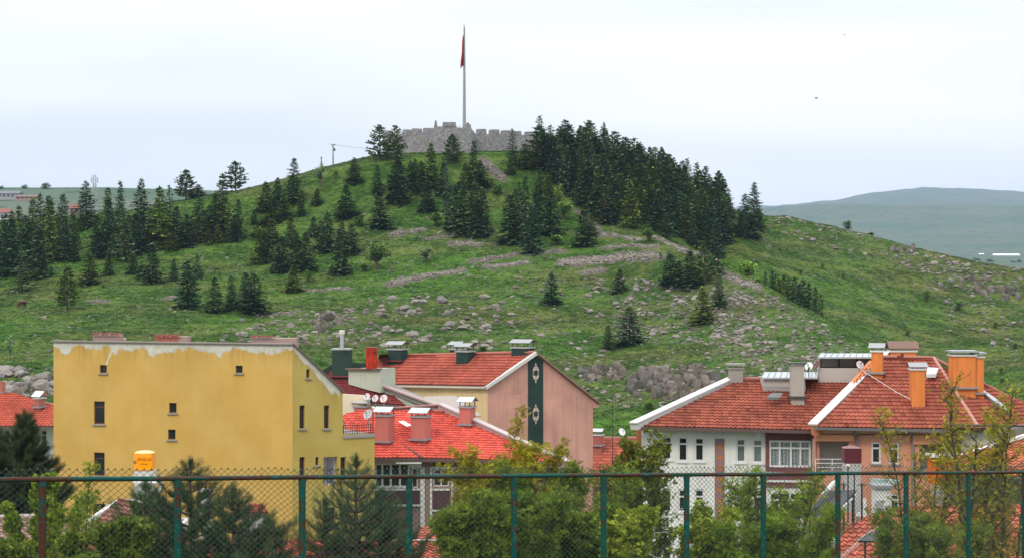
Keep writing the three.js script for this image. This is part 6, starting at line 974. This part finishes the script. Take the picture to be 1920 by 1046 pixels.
function nearTree(x, yt, w, d, label, { col = [.06, .1, .02], geo = leafB, size = .3, stems = 3, dens = 1, seed = 1, sparse = .35, name = 'broadleaf_tree', cat = 'tree', vary = .3, low = .3, thick = .06 } = {}) {
  const R = mulberry(seed), b = land(x, d), H = P(x, yt, d).y - b.y, r = w / 2 / F * d, t = thing(name, label, cat, b), wood = [], list = [], dir = new V3();
  const shoot = (p, a, el, len, rad, lvl) => {
    const pts = [p.clone()], n = Math.max(3, Math.round(len / .35)); let q = p.clone(), aa = a, e = el;
    for (let i = 0; i < n; i++) { aa += (R() - .5) * .5; e = lerp(e, 1.35, .07) + (R() - .5) * .18; q = q.clone().add(new V3(Math.cos(aa) * Math.cos(e), Math.sin(e), Math.sin(aa) * Math.cos(e)).multiplyScalar(len / n)); pts.push(q); }
    wood.push(tube(pts, rad, rad * .3, lvl > 1 ? 3 : 5));
    const tone = .72 + .5 * R();
    for (let i = 1; i < pts.length; i++) {
      const f = i / (pts.length - 1), yy = (pts[i].y - b.y) / H; if (yy < low * .7) continue;
      const k = lvl === 0 ? (f > .5 ? 2 : 0) : Math.round((lvl === 1 ? 10 : 12) * dens * (R() + .5));
      for (let j = 0; j < k; j++) { const la = R() * 6.3, le = (R() - .25) * 1.3; dir.set(Math.cos(la) * Math.cos(le), Math.sin(le), Math.sin(la) * Math.cos(le)); list.push([pts[i].clone().lerp(pts[i - 1], R()).add(new V3((R() - .5) * .3, (R() - .5) * .24, (R() - .5) * .3)), dir.clone(), tone * (.75 + .5 * R())]); }
      if (lvl < 2 && f > (lvl ? .15 : low) && R() < (lvl ? .75 : .98)) for (let j = 0; j < (lvl ? 1 : 2); j++) shoot(pts[i], R() * 6.3, .25 + R() * .75, (lvl ? .32 : .5) * r * (1.15 - .65 * f) * (.6 + .7 * R()), rad * .42, lvl + 1);
    }
  };
  for (let s = 0; s < stems; s++) { const a = s / stems * 6.3 + R(), off = stems > 1 ? .22 * r : 0; shoot(b.clone().add(new V3(Math.cos(a) * off * .4, -.2, Math.sin(a) * off * .4)), a, 1.5 - (stems > 1 ? Math.atan2(r * sparse * (.5 + R()), H) : .03), H * (s ? .78 + .24 * R() : .98), thick * (1 + .5 * R()), 0); }
  part(cat === 'bush' ? 'stem' : 'trunk', wood, mat('twig bark', [.065, .05, .038]), t); leaves(t, 'leaves', geo, plainLeaf, list, b, col.map((v, i) => v * [2.5, 2.3, 1.1][i]), vary, R, size * .52); return t;
}
nearPine(45, 775, 190, 92, 'dark rounded pine before the red roofed house at the left edge', [.026, .042, .016], 1, 4, .34);
nearPine(-12, 800, 150, 88, 'dark pine cut off by the left photo edge', [.024, .040, .016], 2, 4, .34);
nearPine(272, 908, 230, 52, 'green pine left of the second fence post from the left, below the orange chimney', [.034, .06, .018], 3, 3);
nearPine(356, 868, 250, 49, 'dark pine with slim leader just right of the second fence post', [.024, .043, .017], 4, 2.6);
nearPine(437, 925, 230, 48, 'dark pine whose tip stands left of the tile lidded chimney', [.024, .044, .018], 5, 2.8);
nearPine(500, 985, 170, 47, 'low dark pine between the tile lidded chimney and third fence post', [.024, .044, .018], 6, 2.6);
nearPine(667, 862, 210, 50, 'young pine with open whorls between the third and fourth fence posts', [.03, .056, .022], 7, 1.5);
nearPine(716, 925, 200, 51, 'bushy pine right behind the young open pine', [.032, .06, .024], 8, 2.8);
nearPine(610, 945, 120, 49, 'small pine just right of the third fence post', [.03, .054, .022], 9, 2);
nearTree(935, 842, 330, 54, 'yellow green feathery tree before the pink building right end', { col: [.098, .108, .012], geo: leafA, size: .34, stems: 6, dens: .8, seed: 11, low: .4 });
nearTree(900, 745, 90, 56, 'slender yellow green sapling rising above the fence before the red roof', { col: [.10, .105, .018], geo: leafA, size: .26, stems: 1, dens: .26, seed: 12, low: .55, thick: .03 });
nearTree(1035, 872, 300, 53, 'dense mid green tree behind the fifth and sixth fence posts', { col: [.058, .095, .015], geo: leafB, size: .3, stems: 6, dens: 1.0, seed: 13, low: .25 });
nearTree(862, 935, 190, 47, 'dense bright green bush between the fourth and fifth fence posts', { col: [.062, .10, .014], geo: leafA, size: .3, stems: 6, dens: 1.7, seed: 14, low: .15, name: 'bush', cat: 'bush' });
nearTree(965, 925, 220, 47, 'leafy green bush behind the fifth fence post', { col: [.052, .09, .014], geo: leafB, size: .3, stems: 6, dens: 1.6, seed: 15, low: .15, name: 'bush', cat: 'bush' });
nearTree(1190, 815, 220, 62, 'loose darker tree overlapping the left end of the white building', { col: [.05, .07, .016], geo: leafC, size: .3, stems: 5, dens: .5, seed: 16, low: .3 });
nearTree(1085, 940, 170, 49, 'mid green bush left of the sixth fence post', { col: [.055, .095, .014], geo: leafC, size: .28, stems: 5, dens: 1.5, seed: 17, low: .15, name: 'bush', cat: 'bush' });
nearTree(1172, 958, 130, 44, 'lime green bush just right of the sixth fence post', { col: [.10, .14, .016], geo: leafC, size: .27, stems: 5, dens: 1.0, seed: 18, low: .15, name: 'bush', cat: 'bush' });
nearTree(1330, 960, 180, 47, 'lime green bush behind the seventh fence post before the white wall', { col: [.085, .125, .016], geo: leafC, size: .27, stems: 5, dens: .6, seed: 19, low: .2, name: 'bush', cat: 'bush' });
nearTree(1448, 868, 240, 50, 'tall bright green tree with upright shoots behind the eighth fence post', { col: [.07, .115, .013], geo: leafB, size: .27, stems: 6, dens: .5, seed: 20, low: .3 });
nearTree(1400, 975, 170, 46, 'dense green bush low between seventh and eighth fence posts', { col: [.06, .105, .013], geo: leafA, size: .28, stems: 5, dens: .8, seed: 21, low: .15, name: 'bush', cat: 'bush' });
nearTree(1510, 950, 150, 46, 'green bush low between eighth and ninth fence posts', { col: [.062, .105, .014], geo: leafB, size: .28, stems: 5, dens: .8, seed: 22, low: .15, name: 'bush', cat: 'bush' });
nearTree(1742, 765, 190, 52, 'airy yellow green tree before the salmon house windows', { col: [.105, .115, .016], geo: leafA, size: .24, stems: 5, dens: .2, seed: 23, low: .4, thick: .045 });
nearTree(1838, 715, 230, 50, 'tallest airy tree with dark bare branches at the right edge', { col: [.105, .118, .016], geo: leafA, size: .24, stems: 6, dens: .2, seed: 24, low: .35, thick: .055 });
nearTree(1905, 775, 150, 51, 'airy green tree cut off by the right photo edge', { col: [.10, .118, .016], geo: leafA, size: .24, stems: 4, dens: .26, seed: 25, low: .35, thick: .05 });
nearTree(1700, 965, 200, 48, 'leafy green bush low behind the tenth fence post', { col: [.055, .09, .016], geo: leafB, size: .27, stems: 5, dens: .6, seed: 26, low: .2, name: 'bush', cat: 'bush' });
nearTree(1790, 985, 170, 47, 'twiggy green bush low between the last two fence posts', { col: [.06, .095, .018], geo: leafB, size: .26, stems: 6, dens: .4, seed: 27, low: .2, name: 'bush', cat: 'bush' });
nearTree(145, 855, 60, 46, 'thin sapling with leafy tip before the left end of the yellow wall', { col: [.075, .11, .016], geo: leafB, size: .2, stems: 1, dens: .28, seed: 28, low: .45, thick: .022, name: 'sapling' });
nearTree(122, 915, 90, 47, 'slender leafy sapling lower left before the yellow wall corner', { col: [.07, .105, .016], geo: leafB, size: .2, stems: 3, dens: .25, seed: 29, low: .35, thick: .02, name: 'sapling' });
nearTree(168, 905, 60, 48, 'slim upright sapling just right of the leafy tipped one', { col: [.07, .105, .016], geo: leafB, size: .18, stems: 1, dens: .28, seed: 30, low: .4, thick: .02, name: 'sapling' });
nearTree(74, 880, 80, 62, 'bright green round bush behind the first fence post', { col: [.075, .125, .016], geo: leafC, size: .26, stems: 6, dens: 1.5, seed: 31, low: .3, name: 'bush', cat: 'bush' });
nearTree(24, 1012, 80, 42, 'green bush at the bottom left photo corner', { col: [.055, .09, .014], geo: leafC, size: .26, stems: 5, dens: 1.3, seed: 32, low: .2, name: 'bush', cat: 'bush' });
nearTree(150, 1004, 80, 46, 'green bush under the long white gutter at lower left', { col: [.05, .085, .014], geo: leafC, size: .26, stems: 5, dens: .7, seed: 33, low: .2, name: 'bush', cat: 'bush' });
nearTree(236, 972, 80, 47, 'mid green bush before the pine under the orange chimney', { col: [.05, .085, .014], geo: leafC, size: .25, stems: 5, dens: 1.2, seed: 34, low: .25, name: 'bush', cat: 'bush' });
// ---------- the chain link fence ----------
{
  const Z0 = 27, X0 = -.25139878, A = .06270011, Bk = .05366444, li = x => { const u = (x - 960) / F; return (u - X0) / (A - u * Bk); }, dist = x => Z0 * (1 + li(x) * Bk), railY = x => 899 - x / 1920 * 14, Q = (x, y, off = 0) => { const p = P(x, y, dist(x)); p.z -= off; return p; };
  const t = thing('chain_link_fence', 'green chain link fence with rust worn posts and top rail', 'fence', Q(960, 960));
  const rusty = (key, amt, rep) => Object.assign(new THREE.MeshPhysicalMaterial({ specularIntensity: .2, roughness: .62, map: dataTex(256, 1024, (u, v, o) => { const n = fbm(u * 3, v * 14, amt * 9, 4) + .5 * fbm(u * 5, v * 3, amt * 5 + 3, 3), r = smooth(.28 - amt * .55, .42 - amt * .5, n), d = .8 + .5 * noise(u * 14, v * 90, 2), pale = smooth(.1, .35, fbm(u * 4, v * 40, 7, 3)); o[0] = lerp(lerp(.006, .05, pale * .5), .085 * d, r); o[1] = lerp(lerp(.062, .13, pale * .5), .034 * d, r); o[2] = lerp(lerp(.052, .10, pale * .5), .022 * d, r); }, { repeat: rep || [1, 1] }) }), { name: key });
  const postM = [.15, .3, .8].map((a, i) => rusty('green paint with rust ' + i, a)), railM = rusty('worn rail paint', .62, [1, 1]);
  const xs = [78, 332, 566, 767, 964, 1132, 1288, 1432, 1572, 1700, 1817, 1922]; xs.forEach((x, i) => {
    const p = Q(x, railY(x)), g = new THREE.CylinderGeometry(.056, .056, 2.35, 14); g.rotateY(i * 1.1); g.translate(p.x, p.y - 1.2, p.z); const o = part('post', g, postM[[2, 0, 1, 0, 1, 0, 1, 0, 1, 0, 1, 0][i]], t);
    part('saddle', cyl(.062, .062, .07, p.x, p.y - .07, p.z, 14), postM[1], o); part('band', cyl(.0575, .0575, .02, p.x, p.y - .62, p.z, 14), dark, o);
  });
  const xr = [-260, ...xs.slice(0, 11), 2010]; for (let i = 0; i < xr.length - 1; i++) { const a = Q(xr[i], railY(xr[i]) + (i % 3 - 1) * .4), b = Q(xr[i + 1], railY(xr[i + 1]) + ((i + 1) % 3 - 1) * .4), L = a.distanceTo(b), g = new THREE.CylinderGeometry(.037, .037, L + .04, 14, 6); const uv = g.attributes.uv; for (let k = 0; k < uv.count; k++) uv.setY(k, uv.getY(k) * .3 + i * .27); g.translate(0, L / 2, 0); g.applyQuaternion(new THREE.Quaternion().setFromUnitVectors(new V3(0, 1, 0), b.clone().sub(a).normalize())); g.translate(a.x, a.y, a.z); part('top_rail', g, railM, t); }
  const ties = []; for (let x = -80, i = 0; x < 2000; x += 950 / dist(x) * (.8 + .4 * ((i * 37 % 11) / 11)), i++) { const p = Q(x, railY(x)), g = new THREE.TorusGeometry(.041, .0045, 5, 14); g.rotateY(Math.PI / 2 + .35); g.translate(p.x, p.y, p.z); ties.push(g); } part('wire_ties', ties, dark, t, 'stuff');
  // woven wires: each zigzags between its neighbours; the knuckled ends stand above the rail
  const p = [], idx = [], a0 = Q(-260, 0), b0 = Q(2010, 0), Lx = Math.hypot(b0.x - a0.x, b0.z - a0.z), n = Math.floor(Lx / .0615), rr = .0056, xOf = s => { const X = lerp(a0.x, b0.x, s), Z = lerp(a0.z, b0.z, s); return 960 + F * X / -Z; }, ux = (b0.x - a0.x) / Lx, uz = (b0.z - a0.z) / Lx, R = mulberry(4);
  for (let k = 0; k < n; k++) {
    const s = k / n, X = lerp(a0.x, b0.x, s), Z = lerp(a0.z, b0.z, s) - .055, top = P(0, railY(xOf(s)), -Z).y, bend = .5 * fbm(s * 26, 2, 3, 3), ext = .145 + .05 * noise(s * 60, 4) - .12 * Math.max(0, noise(s * 22, 9) - .25), droop = Math.max(0, noise(s * 30, 1)) * .7, seg = 50, base = p.length / 3;
    for (let i = 0; i <= seg; i++) {
      const y = top + ext - i * .047, q = ((i + k) % 2 ? .5 : -.5) * .062, over = clamp((y - top) / .15), lean = over * over * (.05 * bend + droop * .07), sag = .012 * noise(X * 2, y * 2);
      const px = X + ux * (q + lean), pz = Z + uz * (q + lean) + ((i + k) % 2 ? .006 : -.006) + sag + over * .05 * droop, py = y - over * droop * .05;
      for (let j = 0; j < 3; j++) { const a = j * 2.094; p.push(px + Math.cos(a) * rr, py + .4 * rr * Math.sin(a), pz + Math.sin(a) * rr); }
      if (i) { const c = base + i * 3; for (let j = 0; j < 3; j++) { const m = (j + 1) % 3; idx.push(c - 3 + j, c + j, c + m, c - 3 + j, c + m, c - 3 + m); } }
    }
  }
  const g = new THREE.BufferGeometry(); g.setAttribute('position', new THREE.Float32BufferAttribute(p, 3)); g.setIndex(idx); g.computeVertexNormals(); part('chain_link_mesh', g, mat('mesh wire', [.028, .06, .052], { roughness: .5 }), t, 'stuff');
  const kn = []; for (let k = 0; k < n; k++) if (k % 1 === 0) { const i0 = k * 51 * 9; const x = p[i0], y = p[i0 + 1], z = p[i0 + 2]; const o = new THREE.OctahedronGeometry(.013, 0); o.scale(1, 1.5, 1); o.translate(x, y, z); kn.push(o); } part('wire_knuckles', kn, mat('mesh wire'), t, 'stuff');
}
renderer.render(scene, camera);
